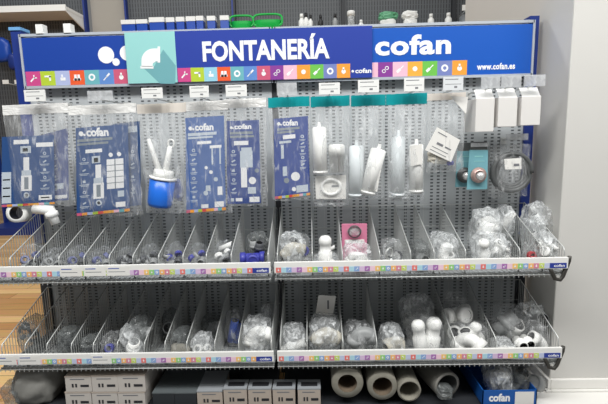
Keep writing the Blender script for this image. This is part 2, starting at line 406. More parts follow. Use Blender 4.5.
def bundle(u, vt, wpx, mats, label, name, cat):
    p = at(u, vt, 3.0); w = wpx/2*4.78/FPX; h = p.z-SZ
    t = thing(name, (p.x, 3.0, SZ), label, cat)
    g = G(); lump(g, (p.x, 3.0, SZ+h*.34), (w*.8, .05, h*.34), u*.1, .2, zmin=SZ); build('lower_pouch', g, mats[0], t)
    g = G(); lump(g, (p.x, 3.0, SZ+h*.78), (w*.95, .05, h*.24), u*.17, .25); build('gathered_top', g, mats[1], t)
bundle(388, 12.5, 18, (WHITE, PALEGREEN), 'white pouch with a pale green top on the far shelf', 'pouch', 'pouch')
bundle(410, 11.5, 15, (WHITE, WHITE), 'all-white crumpled pouch on the far shelf above the brand lettering', 'pouch', 'pouch')
xa, zt = fx(477, 14); xb, _ = fx(499, 14); g = G(); g.box(xa, xb, 3.0, 3.1, SZ, zt); t = build('grey_carton', g, [mat('worn_grey_carton', (150, 146, 138), .7, 0, .25, 40)], None, ((xa+xb)/2, 3.0, SZ)); tag(t, 'greyish low carton on the far shelf near the sign right end', 'box')
xa, zt = fx(462, 15); xb, _ = fx(473, 15); g = G(); g.box(xa, xb, 3.0, 3.1, SZ, zt); t = build('grey_carton', g, [CARTONTOP], None, ((xa+xb)/2, 3.0, SZ)); tag(t, 'small pale carton beneath a hanging tag on far shelf right end', 'box')
def far_tag(u0, u1, v0, v1, label):
    p = at((u0+u1)/2, v1, 2.95); xa = at(u0, v1, 2.95).x; xb = at(u1, v1, 2.95).x; zt = at(u0, v0, 2.95).z
    t = thing('display_hook', (p.x, 3.3, p.z), label, 'hook', 'hooks on the far shelving')
    g = G(); g.tube([(p.x, 3.3, p.z), (p.x, 2.955, p.z+.01)], .005); build('prong', g, STEEL, t)
    g = G(); g.box(xa, xb, 2.945, 2.952, p.z, zt); build('price_tag', g, WHITE, t)
far_tag(462, 472, 5, 10.5, 'far hook with white tag, left one of two above the web address')
far_tag(482, 491.5, 3.5, 8, 'far hook with white tag, right one of two above the web address')
far_tag(3, 9, 80, 84, 'far white-tagged hook at the left photo edge beyond the sign')
far_tag(15, 20.5, 80, 84, 'far white-tagged hook just left of the blue sign post')
for k, (u, v, w, h, lb) in enumerate([(1, 50, 20, 24, 'blue hanging pack on far left shelving, at the photo edge'), (14, 62, 10, 16, 'smaller dark blue hanging pack on far left shelving, next to the sign post')]):
    p = at(u, v, 3.1); s = 4.88/FPX
    t = thing('blue_hanging_pack', (p.x, 3.1, p.z+h/2*s), lb, 'pack')
    g = G(); g.tube([(p.x, 3.3, p.z+h/2*s), (p.x, 3.09, p.z+h/2*s)], .004); build('prong', g, STEEL, t)
    g = G(); lump(g, p, (w/2*s, .05, h/2*s), 5+k, .1, smooth=True); build('pouch', g, BLUEFILM if k == 0 else POST, t)

# ------------------------------------------------------------------ the gondola itself
GT = 1.445
gon = thing('shelf_gondola', (0, 0, 0), 'grey perforated two-bay shop gondola carrying baskets and hanging packs', 'gondola')
for x0, x1 in ((-.98, -.012), (.012, .98)):
    g = G(); g.box(x0, x1, 0, .012, .06, GT-.01); build('back_panel', g, PANEL, gon)
    xe = x1 if x1 < 0 else .925
    g = G(); g.box(x0, xe, -.345, 0, .03, .05); g.box(x0, xe, -.345, -.335, 0, .03); build('base_deck', g, DECK, gon)
    g = G(); g.box(x0, x1, .012, .04, .02, GT-.01); build('rear_panel', g, DECK, gon)
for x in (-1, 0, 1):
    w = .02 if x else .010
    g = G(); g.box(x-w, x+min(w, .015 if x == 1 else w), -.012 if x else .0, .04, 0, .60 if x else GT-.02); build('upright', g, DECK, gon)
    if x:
        g = G(); g.box(x-w, x+min(w, .015 if x == 1 else w), -.012, .04, .60, GT+.002); up = build('upright_top', g, POST, gon)  # outer uprights: blue above the upper basket rail, dark grey below
    if x == -1:
        g = G(); g.box(x-.024, x+.022, -.016, .044, GT+.002, GT+.014); build('cap', g, LIGHTBLUE, up)
for u in (43, 70.5):
    p = at(u, 30, -.005); g = G(); g.box(p.x-.014, p.x+.014, -.03, .0, GT-.02, GT+.018); build('sign_clip', g, WHITE, gon)

# ---- header signs
ST, SB = 1.4190, 1.2335
SEAM = at(372, 50, -.03).x
OX0 = at(127, 60, -.03).x; OX1 = SEAM
def sign(x0, x1, label, m, name='header_sign'):
    t = thing(name, ((x0+x1)/2, -.02, SB), label, 'sign')
    g = G(); g.box(x0, x1, -.026, -.014, SB, ST-.004); b = build('sign_board', g, m, t)
    g = G(); f = .010
    g.box(x0-.004, x1+.004, -.030, -.013, ST, ST+f); g.box(x0-.004, x1+.004, -.030, -.013, SB-f, SB)
    g.box(x0-.008, x0, -.030, -.013, SB-f, ST+f); g.box(x1, x1+.008, -.030, -.013, SB-f, ST+f)
    build('sign_frame', g, FRAME, t)
    return t
YF = -.0262
zs = lambda u, v: at(u, v, -.027).z
xs = lambda u, v: at(u, v, -.027).x
L = sign(-.972, -.012, 'dark blue header sign with white dots, behind the FONTANERÍA plate at left', SIGNBLUE)
TH = .0555
seqL = [('pink', 'wrench'), ('lime', 'tap'), ('lavender', 'can'), ('orange', 'boots'), ('teal', 'ring'), ('blue', 'driver'), ('rose', 'bulb')]
tiles(L, 'icon_strip', -.970, OX0, SB+.001, SB+TH, YF, seqL)
g = G(); g.disc(xs(106, 55), zs(106, 55), .0315, YF, 0, 28); g.disc(xs(116, 62), zs(116, 62), .0142, YF, 0, 20); g.disc(xs(127, 53), zs(127, 53), .0285, YF, 0, 28)
build('logo_dots', g, PRINTWHITE, L)
Rr = sign(.012, .985, 'bright blue header sign with white brand lettering and web address, at right', SIGNBLUE2)
seqR = [('purple', 'link'), ('blush', 'brush'), ('yellow', 'spark'), ('green', 'brush'), ('slate', 'ring'), ('amber', 'bulb')]
xr0 = xs(378, 70); xr1 = xs(467, 68)
g = G(); g.quad(SEAM-.01, xr0, SB+.001, SB+TH, YF); build('icon_strip', g, TILE['blush'], Rr)
tiles(Rr, 'icon_strip', xr0, xr1, SB+.001, SB+TH, YF, seqR)
text(Rr, 'brand_lettering', 'cofan', xs(375, 47), xs(451, 47), zs(412, 55), zs(412, 34.5), YF, PRINTWHITE, .036, .001, 1.07)
text(Rr, 'web_address', 'www.cofan.es', xs(477, 66), xs(515, 66), zs(496, 69.5), zs(496, 63), YF, PRINTWHITE, .035, .001, 1.1)
# overlay plate
pl = thing('name_plate', ((OX0+OX1)/2, -.036, SB), 'wide violet-blue plate reading FONTANERÍA with turquoise pipe square, over both header signs', 'sign')
YP = -.0362
TX = xs(177, 60)
g = G(); g.box(OX0, OX1, -.036, -.0315, SB-.001, ST+.003); build('plate_board', g, PLATEBLUE, pl)
g = G(); g.quad(OX0, TX, SB-.001, ST+.003, YP, 0); sq = build('turquoise_square', g, TURQ, pl)
# pipe elbow pictogram with its printed long shadow
def X(u, v): return xs(u, v), zs(u, v)
g = G(); g.poly([X(143, 67), X(155, 67), X(164, 50), X(176.5, 66), X(176, 84), X(161, 84)], YP-.0004, .0004, 0); build('long_shadow', g, TURQSHADE, sq)
g = G(); pts = [X(142.5, 67), X(142.5, 57)]
c0, c1 = 156, 63
for i in range(9):
    a = math.pi-math.pi/2*i/8; pts.append(X(155+12.5*math.cos(a), 61-12*math.sin(a)))
pts += [X(158.5, 49), X(158.5, 61.5), X(156.5, 61.8), X(153.8, 64), X(153.5, 67)]
g.poly(pts, YP-.001, .0006, 0)
g.poly([X(141.5, 66.5), X(154.5, 66.5), X(154.5, 69), X(141.5, 69)], YP-.001, .0006, 0); g.poly([X(158.5, 47), X(161, 47), X(161, 63), X(158.5, 63)], YP-.001, .0006, 0)
build('pipe_symbol', g, PRINTWHITE, sq)
seqO = [('pink', 'wrench'), ('lime', 'tap'), ('sky', 'can'), ('orange', 'boots'), ('teal', 'ring'), ('blue', 'driver'), ('rose', 'bulb'), ('purple', 'link'), ('blush', 'brush'), ('amber', 'spark'), ('green', 'brush'), ('slate', 'ring'), ('amber', 'bulb')]
xo1 = xs(350, 72)
tiles(pl, 'icon_strip', TX+.002, xo1, SB, SB+TH-.003, YP, seqO)
text(pl, 'small_brand', 'cofan', xs(355, 72), xs(371, 72), SB+.016, SB+.034, YP, PRINTWHITE, .03)
g = G(); g.disc(xs(352.5, 73), SB+.024, .005, YP, 0, 10); build('small_dot', g, PRINTWHITE, pl)
text(pl, 'plate_lettering', 'FONTANERÍA', xs(203, 50), xs(329.5, 50), zs(266, 60.8), zs(266, 35.2), YP, PRINTWHITE, .035)

# ------------------------------------------------------------------ wire basket shelves
D = .3387
RZ = {'upper': .5965, 'lower': .2752}
RH = .039
HB, HF = .136, .0255
def floor_z(lv): return RZ[lv]-.058
def divider_mesh(lv, name):
    z0 = floor_z(lv)+.003; zb = RZ[lv]+HB; zf = RZ[lv]+HF; yb, yf = -.016, -D+.02
    g = G(); w = .0021
    g.tube([(0, yf, z0), (0, yf-.002, zf-.012), (0, yf+.004, zf), (0, yb-.004, zb), (0, yb, zb-.006), (0, yb, z0)], w, 5)
    g.tube([(0, yb, z0), (0, yf, z0)], w, 5)
    n = 21
    for i in range(1, n):
        y = yb+(yf-yb)*i/n; g.tube([(0, y, z0), (0, y, zb+(zf-zb)*i/n)], .00125, 4, caps=False)
    me_o = build(name, g, STEEL)
    me = me_o.data; bpy.data.objects.remove(me_o); return me
SEQ = [('green', 'bulb'), ('blue', 'ring'), ('amber', 'bulb'), ('rose', 'bulb'), ('lime', 'tap'), ('lavender', ''), ('red', 'bulb'), ('sky', ''), ('blue', 'driver'), ('mauve', ''), ('purple', 'link'), ('blush', ''), ('yellow', 'bulb')]
def wire_shelf(lv, side, xs_div, label, shift, hooks, labels):
    x0, x1 = (-.992, -.006) if side == 'left' else (.006, .992)
    rz = RZ[lv]; fz = floor_z(lv)
    t = thing('wire_shelf', ((x0+x1)/2, 0, fz), label, 'shelf', 'wire basket shelves')
    g = G(); g.box(x0, x1, -D-.005, -D+.004, rz-RH, rz); rail = build('price_rail', g, RAIL, t, bevel=.0015)
    # icon strip
    n = 50; yy = -D-.0052; ex1 = x1-.062; sx0 = x0+.006
    seq = [SEQ[(i+shift) % 13] for i in range(int((ex1-sx0)/.0176))]
    tiles(rail, 'icon_strip', sx0, ex1, rz-RH+.003, rz-RH+.0205, yy, seq, .0004, TILE=RTILE)
    g = G(); g.quad(ex1, x1-.006, rz-RH+.003, rz-RH+.0205, yy, 0, .0004); build('brand_strip', g, TILE['navy'], rail)
    text(rail, 'brand_print', 'cofan', ex1+.014, x1-.012, rz-RH+.007, rz-RH+.0165, yy-.0004, PRINTWHITE, .02, .0003)
    for (la, lb2) in labels:
        g = G(); g.quad(la, lb2, rz-RH+.002, rz-.006, yy-.0008, 0, .0006); g.quad(la+.006, la+(lb2-la)*.55, rz-.013, rz-.010, yy-.0014, 1, .0002); g.quad(la+.006, la+(lb2-la)*.8, rz-.024, rz-.022, yy-.0014, 2, .0002)
        build('price_label', g, [PAPER, BLUEINK, GREYINK], rail)
    # wire tray: cross wires with turned-down fronts, long wires
    g = G()
    k = int((x1-x0)/.0172)
    for i in range(k+1):
        x = x0+.004+(x1-x0-.008)*i/k
        g.tube([(x, -.012, fz), (x, -D+.012, fz), (x, -D+.004, fz-.004), (x, -D+.004, fz-.012)], .0013, 4, caps=False)
    for j in range(6):
        y = -.012-(D-.024)*j/5; g.tube([(x0, y, fz), (x1, y, fz)], .0018, 5)
    g.tube([(x0, -D+.004, fz-.004), (x1, -D+.004, fz-.004)], .002, 5)
    build('wire_tray', g, STEEL, t)
    g = G(); g.box(x0, x1, -D+.012, -.014, fz-.006, fz-.003); build('shelf_sheet', g, mat('grey_shelf_steel', (150, 153, 155), .5), t)
    g = G(); nv = int((x1-x0)/.036)
    for z in (fz+.02, rz+.045, rz+HB-.004): g.tube([(x0, -.012, z), (x1, -.012, z)], .0016, 5)
    for i in range(nv+1):
        x = x0+(x1-x0)*i/nv; g.tube([(x, -.011, fz), (x, -.011, rz+HB-.004)], .0009, 4, caps=False)
    build('back_grid', g, STEEL, t)
    me = divider_mesh(lv, 'divider')
    for x in xs_div:
        o = bpy.data.objects.new('divider', me); COL.objects.link(o); o.parent = t; o.location = Vector((x, 0, 0))-ORG[t.name]
    for x, sgn in hooks:
        g = G(); y0 = -D+.002
        pts = [(x, y0, rz+.002), (x-.001, y0, rz-.014), (x-.018*sgn, y0, rz-.068), (x-.026*sgn, y0, rz-.080), (x-.044*sgn, y0, rz-.076), (x-.056*sgn, y0, rz-RH-.012), (x-.062*sgn, y0, rz-RH)]
        g.tube(pts, .0068, 8); build('end_bracket', g, DARKSTEEL, t)
        g = G(); g.box(x-.016, x+.006, y0-.01, y0+.008, rz-.03, rz+.003); build('rail_end_cap', g, WHITE if sgn < 0 else DARKSTEEL, t) if False else None
    return t
TLX = [-.985, -.915, -.83, -.743, -.655, -.567, -.484, -.394, -.31, -.229, -.143, -.016]
TRX = [.016, .136, .239, .366, .471, .551, .657, .84, .92, .99]
LLX = [-.985, -.9, -.821, -.732, -.653, -.567, -.469, -.395, -.317, -.217, -.132, -.016]
LRX = [.016, .111, .238, .357, .629, .774, .99]
rx = lambda u, v: at(u, v, -D-.005).x
wire_shelf('upper', 'left', TLX, 'upper left wire basket shelf with white price rail', 7, [], [(rx(60, 272), rx(82, 272)), (rx(84, 272), rx(106, 272)), (rx(107, 272), rx(130, 272))])
wire_shelf('upper', 'right', TRX, 'upper right wire basket shelf ending at the white wall', 6, [(.998, 1)], [])
wire_shelf('lower', 'left', LLX, 'lower left wire basket shelf above the cartons', 3, [], [(rx(-6, 363), rx(17, 363)), (rx(19, 363), rx(41, 363)), (rx(92, 362), rx(112, 362))])
wire_shelf('lower', 'right', LRX, 'lower right wire basket shelf above the foam rolls', 6, [(.998, 1)], [])

# ------------------------------------------------------------------ hooks on the perforated panels
YT = -.218
def hook(u0, u1, v0, v1, label, m=WHITE, clear=False, yt=YT):
    c = at((u0+u1)/2, v1, yt); xa, xb, zt = at(u0, v1, yt).x, at(u1, v1, yt).x, at(u0, v0, yt).z
    t = thing('display_hook', (c.x, 0, c.z), label, 'hook', 'display hooks on the grey panel')
    g = G(); g.tube([(c.x, -.002, c.z), (c.x, yt+.012, c.z), (c.x, yt+.004, c.z+.006)], .0024, 6); build('prong', g, STEEL, t)
    g = G(); g.box(c.x-.012, c.x+.012, -.004, -.0005, c.z-.018, c.z+.008); build('hook_plate', g, STEEL, t)
    g = G(); g.box(xa, xb, yt-.001, yt+.003, c.z-.001, zt); tg = build('price_tag', g, FILMT if clear else m, t)
    if not clear:
        w = xb-xa; h = zt-c.z
        g = G(); g.quad(xa+w*.1, xa+w*.75, c.z+h*.78, c.z+h*.84, yt-.001, 0, .0002); g.quad(xa+w*.1, xa+w*.9, c.z+h*.42, c.z+h*.46, yt-.001, 0, .0002); g.quad(xa+w*.55, xa+w*.7, c.z+h*.15, c.z+h*.3, yt-.001, 0, .0002)
        build('tag_print', g, GREYINK, tg)
    return c
hook(25, 46, 90, 101, 'hook with white tag above the leftmost pack, under the sign left end')
hook(88, 113, 91, 100, 'hook with clear tag above the second pack from the left', clear=True)
hook(142, 163, 88, 98, 'hook with white tag directly under the turquoise pipe square')
hook(190, 209, 86, 97, 'hook with white tag above the pale blue card pack beside the blue cup')
hook(226, 247, 85, 96, 'hook with white tag above the blue card pack left of the teal headers')
hook(277, 297, 83, 95, 'hook with clear tag above the teal-headed blue card pack', clear=True)
hook(319, 340, 83, 94, 'hook with white tag above the teal-headed pack of tube and cup')
hook(358, 379, 80, 92, 'hook with white tag at the joint between plate and right sign')
hook(404, 424, 78, 91, 'hook with white tag above the rightmost teal header')
hook(443, 463, 77, 90, 'hook with pale tag above the clear bag holding a tilted paper', mat('pale_tag_plastic', (222, 224, 226), .4))
hook(481, 500, 77, 88, 'hook with clear tag above the widest white hanging carton', clear=True)
hook(501, 521, 76, 87, 'hook with clear tag above the middle white hanging carton', clear=True)
hook(524, 545, 75, 86, 'hook with clear tag above the right white hanging carton', clear=True)
hook(471, 488, 143, 146.5, 'hook with slim tag above the teal blister cards', clear=True, yt=-.15)
hook(506, 528, 134, 140, 'hook with clear tag above the bagged grey hose coil', clear=True, yt=-.12)

# ------------------------------------------------------------------ hanging packs
def film(xa, xb, zt, zb, Y, d, seed, nx=16, nz=26, taper=.0):
    """a sealed pouch: two sheets meeting at the edges, puckered below the header"""
    g = G(); vs = []; w = xb-xa; h = zt-zb
    for side in (1, -1):
        for j in range(nz+1):
            s = j/nz
            for i in range(nx+1):
                q = i/nx; k = (math.sin(math.pi*min(1, max(0, q)))**.55)*(min(1, s*3.2)**.8)*(min(1, (1-s)*9)**.6)
                x = xa+w*q; z = zt-h*s
                edge = (q-.5)*2
                x -= edge*.012*(math.sin(min(1, s*2)*math.pi/2)**2)*(.4+.6*noise.noise((seed, s*5, edge)))
                n = noise.noise((q*9+seed, s*2.5, side*2.0))*.35+noise.noise((q*17+seed*2, s*7, side*5.0))*.2
                if s < .35: n += .5*noise.noise((q*22+seed, s*1.2, 4.0))
                y = Y-side*d*k*(1+n) if side == 1 else Y+.35*d*k*(1+n)
                if s > .97: z += .012*noise.noise((q*5+seed, 1.0, seed))
                vs.append((x, y, z))
    N = (nx+1)*(nz+1); fs = []
    for b in (0, N):
        for j in range(nz):
            for i in range(nx):
                a = b+j*(nx+1)+i; fs.append((a, a+1, a+nx+2, a+nx+1))
    return g.add(vs, fs, 0, True)

class Pack:
    def __init__(s, u0, u1, v0, vh, v1, Y, label, head, seed, d=.022, fm=None, cat='pack', name='hanging_pack', group='hanging packs under the header signs'):
        s.Y = Y; a = at((u0+u1)/2, v0, Y)
        s.t = thing(name, (a.x, Y, a.z), label, cat, group)
        xa, xb = at(u0, v0, Y).x, at(u1, v0, Y).x; zh = at((u0+u1)/2, vh, Y).z; zb = at((u0+u1)/2, v1, Y).z
        if head:
            g = G(); n = 12; vs = []
            for i in range(n+1):
                x = xa+(xb-xa)*i/n; yy = Y+.003*noise.noise((i*.8, seed, 0)); dz = .0016*noise.noise((i*.7, seed, 3)); sl = (i/n-.5)*(xb-xa)*.018
                vs += [(x, yy-.002, a.z+dz+sl), (x, yy-.004, zh+dz+sl), (x, yy+.002, a.z+dz+sl), (x, yy+.003, zh+dz+sl)]
            fs = []
            for i in range(n):
                k = i*4; fs += [(k, k+4, k+5, k+1), (k+2, k+3, k+7, k+6), (k, k+2, k+6, k+4), (k+1, k+5, k+7, k+3)]
            fs += [(0, 1, 3, 2), (n*4, n*4+2, n*4+3, n*4+1)]
            g.add(vs, fs); build('header', g, head, s.t)
        s.film = build('film', film(xa, xb, zh+.003, zb, Y-.002, d, seed), fm or FILM, s.t)
    def p(s, u, v, dy=0): w = at(u, v, s.Y+dy); return (w.x, w.z)
    def shape(s, name, pts, m, dy=0, th=.0012, parent=None):
        g = G(); g.poly([s.p(u, v, dy) for u, v in pts], s.Y+dy, th); return build(name, g, m, parent or s.t)

def card(P, corners, m, dy, title=None, items=(), strip=True, mats=None):
    """printed backing card: corners tl, tr, br, bl in photo pixels; items in card fractions"""
    c = P.shape('card', corners, m, dy, .0015)
    y = P.Y+dy-.0015
    tl, tr, br, bl = [Vector(P.p(*q, dy)) for q in corners]
    def q(a, b): t = tl.lerp(tr, a); d = bl.lerp(br, a); r = t.lerp(d, b); return (r.x, r.y)
    g = G(); mm = [PRINTWHITE, CARDPALE, CARDGREY, m, DARKINK]
    def rect(a0, b0, a1, b1, mi, k=0): g.poly([q(a0, b1), q(a1, b1), q(a1, b0), q(a0, b0)], y-k*.0003, .0003, mi)
    for it in items:
        if it[0] == 'r': rect(*it[1:6])
        elif it[0] == 'o':
            x, z = q(it[1], it[2]); g.disc(x, z, it[3], y, it[4], 14, .0003)
        elif it[0] == 'table':
            _, a0, b0, a1, b1, n = it; rect(a0, b0, a1, b1, 0)
            for i in range(1, n): rect(a0, b0+(b1-b0)*i/n-.004, a1, b0+(b1-b0)*i/n+.004, 2, 1)
            rect((a0+a1)/2-.01, b0, (a0+a1)/2+.01, b1, 2, 1)
        elif it[0] == 'siphon':
            _, a, b0, b1 = it; L = b1-b0
            rect(a-.055, b0, a+.055, b0+.35*L, 0); rect(a-.09, b0+.3*L, a+.09, b0+.42*L, 1, 1); rect(a-.1, b0+.42*L, a+.1, b0+.78*L, 0)
            rect(a-.04, b0+.46*L, a+.04, b0+.74*L, 2, 1); x, z = q(a, b0+.88*L); g.disc(x, z, .011, y, 1, 14, .0003); g.disc(x, z, .006, y-.0003, 4, 12, .0003)
        elif it[0] == 'icons':
            _, a, b0, b1, n = it
            for i in range(n):
                bb = b0+(b1-b0)*(i+.3)/n; x, z = q(a, bb); r = .0062
                if i % 3 == 0: g.disc(x, z, r, y, 1, 12, .0003); g.disc(x, z, r*.5, y-.0003, 3, 10, .0003)
                elif i % 3 == 1: g.bar(x-r, z-r*.5, x+r, z+r*.6, r*.8, y, 1, .0003)
                else: g.quad(x-r*.9, x+r*.7, z-r*.8, z+r*.6, y, 1, .0003)
                rect(a-.09, bb+.035, a+.09, bb+.042, 1)
                rect(a-.07, bb+.05, a+.07, bb+.056, 1)
    build('card_print', g, mm, c)
    if title:
        a0, b0, a1, b1 = title; x0, z0 = q(a0, b1); x1, z1 = q(a1, b0)
        gg = G(); rr = (z1-z0)*.28; gg.disc(x0+rr, z0+rr*1.2, rr, y, 0, 12, .0003); gg.disc(x0+2.3*rr, z0+rr*.7, rr*.5, y, 0, 10, .0003); build('logo_dots', gg, PRINTWHITE, c)
        text(c, 'brand_title', 'cofan', x0+rr*3.2, x1, z0, z1, y, PRINTWHITE, .04, .0004)
    if strip:
        gg = G(); cols = ['rose', 'amber', 'lavender', 'lime', 'red', 'amber', 'yellow', 'blush', 'teal', 'amber']
        for i, k in enumerate(cols): gg.poly([q(i/10, 1), q((i+1)/10, 1), q((i+1)/10, .968), q(i/10, .968)], y, .0003, i)
        build('colour_strip', gg, [TILE[k] for k in cols], c)
    return c

HEADW = film_mat('white_header_plastic', (244, 243, 240), .84, .16, (30, 30, 60))
CREAMHEAD = mat('cream_header_plastic', (224, 216, 206), .5)
BY = -.175
R_ = 'r'
# A
P = Pack(2, 68, 104, 114, 206, BY, 'leftmost hanging pack, blue card with white trap pipes poking out below', HEADW, 1.3, .03)
card(P, [(34, 137), (68, 128), (69, 200), (36, 202)], CARDBLUE2, .010, None, [('icons', .6, .3, .9, 4), (R_, .55, .92, .95, .97, 0), (R_, .55, .75, .85, .83, 1)], False)
card(P, [(2, 137), (54, 135), (55, 204), (2, 207)], CARDBLUE, -.002, None,
     [(R_, .23, .05, .52, .11, 0), (R_, .66, .1, .98, .16, 0), (R_, .0, .5, .18, .95, 1), (R_, .02, .6, .16, .62, 2), (R_, .02, .72, .16, .74, 2), (R_, .02, .84, .16, .86, 2), ('siphon', .47, .3, .92), ('icons', .82, .22, .8, 5), (R_, .7, .86, .95, .93, 0), (R_, .74, .885, .9, .905, 2), (R_, .36, .14, .56, .24, 1), (R_, .4, .17, .5, .22, 3)])
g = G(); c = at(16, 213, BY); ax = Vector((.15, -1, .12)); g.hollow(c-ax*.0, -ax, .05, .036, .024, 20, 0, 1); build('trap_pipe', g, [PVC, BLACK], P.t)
g = G(); p0, p1, p2 = at(34, 209, BY), at(50, 210, BY), at(56, 224, BY); g.tube([p0, p0.lerp(p1, .7), p1, p1.lerp(p2, .35), p2], [.017, .018, .021, .018, .016], 14); g.tube([p1.lerp(p2, .15), p1.lerp(p2, .5)], .023, 14); build('trap_elbow', g, [PVC], P.t)
# B
P = Pack(68, 136, 104.5, 114, 216, BY-.004, 'second hanging pack from the left, large blue branded card with white table', HEADW, 2.7, .03)
card(P, [(112, 124), (140, 121), (141, 205), (114, 208)], mat('card_dull_blue', (52, 82, 130), .4), .010, None, [('icons', .72, .3, .9, 4), (R_, .5, .05, .9, .12, 1)], False)
card(P, [(76, 128), (128, 124), (130, 211), (77, 216)], CARDBLUE, -.002, (.06, .02, .62, .10),
     [(R_, .02, .13, .7, .16, 2), (R_, .02, .175, .62, .2, 2), (R_, .18, .25, .5, .29, 0), ('icons', .15, .32, .95, 5), ('siphon', .42, .43, .93), (R_, .3, .33, .46, .41, 1), (R_, .34, .35, .42, .4, 4), ('o', .66, .33, .008, 0), ('o', .82, .33, .008, 0), ('table', .58, .38, .9, .72, 5), (R_, .74, .88, .92, .94, 0), (R_, .78, .75, .9, .82, 1)])
# D
P = Pack(137, 186, 103.5, 113, 214, BY, 'hanging clear bag with a bright blue cup and two white levers', CREAMHEAD, 4.1, .034, FILMH)
def px_tube(P, pts, r, m, name, dy=0, n=10):
    g = G(); g.tube([at(u, v, P.Y+dy) for u, v in pts], r, n); return build(name, g, m, P.t)
px_tube(P, [(148.5, 139), (154, 156), (160, 173)], [.0075, .0095, .012], PVC, 'lever')
lv = px_tube(P, [(170, 147), (167.5, 160), (165, 175)], [.009, .0105, .012], PVC, 'lever')
g = G(); g.tube([at(171+3*math.cos(a), 143.5+4*math.sin(a), P.Y) for a in [2*math.pi*i/14 for i in range(14)]], .0035, 8, closed=True); build('lever_ring', g, PVC, lv)
c = at(159.5, 206, P.Y-.006); t_ = at(163, 178, P.Y-.006); ax = (t_-c).normalized(); Lc = (t_-c).length
g = G(); g.lathe(c, ax, [(0, 0), (0, .040), (.012, .044), (Lc, .046), (Lc, .035)], 24); build('cup', g, VALVEBLUE, P.t)
g = G(); g.lathe(c, ax, [(Lc+.004, .034), (Lc+.004, .038), (Lc+.03, .034), (Lc+.03, 0)], 24); g.lathe(c, ax, [(Lc-.004, .04), (Lc-.004, .049), (Lc+.004, .049), (Lc+.004, .03)], 24); build('collar', g, PVC, P.t)
g = G(); lump(g, at(178, 190, P.Y+.02), (.018, .016, .04), 9, .2); build('rear_cup', g, CARDBLUE2, P.t)
# E
P = Pack(184, 228, 101, 110.5, 214, BY, 'hanging blue card pack just right of the blue cup bag, white header', HEADW, 5.9, .028)
card(P, [(185.5, 118), (224, 115.5), (226, 210), (186.5, 213)], mat('card_soft_blue', (72, 104, 164), .4), -.002, (.08, .07, .72, .135),
     [(R_, .06, .16, .8, .19, 1), (R_, .06, .2, .7, .22, 1), (R_, .3, .25, .66, .28, 0), ('icons', .2, .31, .9, 6), (R_, .62, .3, .92, .33, 0), (R_, .66, .33, .7, .5, 1), (R_, .86, .33, .9, .5, 1), ('o', .64, .58, .007, 0), ('o', .76, .66, .008, 1), ('o', .52, .53, .006, 0), (R_, .5, .72, .62, .78, 1), (R_, .8, .74, .92, .83, 0), (R_, .38, .92, .56, .96, 0), (R_, .72, .9, .95, .96, 0), ('o', .5, .8, .009, 1)])
# F
P = Pack(224, 266, 98.5, 107.5, 206, BY, 'hanging violet-blue card pack showing a white box, left of teal headers', HEADW, 7.7, .028)
card(P, [(226.5, 121), (259, 120), (261, 203), (227.5, 204)], mat('card_deep_blue', (46, 72, 140), .4), -.002, (.1, .04, .76, .1),
     [(R_, .1, .13, .8, .16, 2), (R_, .1, .175, .84, .2, 2), (R_, .22, .24, .66, .29, 0), ('icons', .2, .33, .9, 5), (R_, .44, .32, .76, .36, 1), (R_, .4, .36, .78, .56, 1), (R_, .42, .56, .6, .8, 0), ('o', .76, .72, .0135, 0), ('o', .9, .6, .008, 2), (R_, .62, .8, .86, .88, 1), (R_, .1, .93, .2, .97, 1), (R_, .25, .93, .45, .97, 0), (R_, .66, .92, .96, .985, 0)], False)
# G
P = Pack(268, 309.5, 97, 107, 200, BY, 'teal-headed hanging pack with a dark blue branded card', TEAL, 8.8, .028)
card(P, [(273.5, 121), (280, 117), (304, 116), (309, 120)][0:0] or [(273.5, 119), (308, 116), (310, 195), (275, 199)], mat('card_navy', (42, 70, 146), .4), -.002, (.1, .03, .7, .09),
     [(R_, .1, .12, .75, .15, 2), (R_, .1, .16, .6, .185, 2), (R_, .26, .21, .62, .26, 0), (R_, .15, .28, .5, .31, 1), (R_, .2, .33, .28, .5, 1), ('icons', .82, .22, .66, 5), (R_, .24, .6, .36, .72, 1), ('o', .6, .74, .0165, 0), ('o', .34, .78, .010, 2), (R_, .62, .86, .95, .95, 1), ('o', .55, .9, .008, 0)])
# H, I, J: tubes
def nozzle(P, ub, vb, ut, vt, rpx, m, name='sealant_tube', dy=0):
    a, b = at(ub, vb, P.Y+dy), at(ut, vt, P.Y+dy); r = rpx*(P.Y-CAM.y)/FPX; ax = b-a; Lt = ax.length
    g = G(); g.lathe(a, ax, [(0, 0), (0, r), (Lt*.88, r), (Lt*.885, r*.92), (Lt*.9, r*.9), (Lt*.91, r*.28), (Lt, r*.2), (Lt, 0)], 20)
    g.lathe(a, ax, [(Lt*.02, r*.9), (Lt*.02, r*1.06), (Lt*.06, r*1.06), (Lt*.06, r*.9)], 20)
    return build(name, g, m, P.t)
P = Pack(310.5, 349.5, 96, 106.5, 206, BY, 'teal-headed hanging bag with white tube, white cup and boxed trap', TEAL, 9.4, .038, FILMH)
nozzle(P, 320.5, 174, 319, 122, 7, PVC, dy=-.008)
c = at(337, 172, P.Y-.01); h = (at(337, 146, P.Y-.01)-c).length; r = 8*(P.Y-CAM.y)/FPX
g = G(); g.lathe(c, (0, 0, 1), [(0, 0), (0, r*.84), (h*.62, r*.92), (h*.62, r), (h, r), (h*1.06, r*.8), (h*1.08, 0)], 22); build('cup', g, PVC, P.t)
P.shape('label_card', [(315, 176), (346, 175), (346, 199), (316, 199)], PAPER, -.006)
g = G(); c = at(331, 187, P.Y-.009); g.tube([c+Vector((.034*math.cos(a), 0, .028*math.sin(a))) for a in [2*math.pi*i/20 for i in range(20)]], .006, 8, closed=True); build('ring_part', g, PVC, P.t)
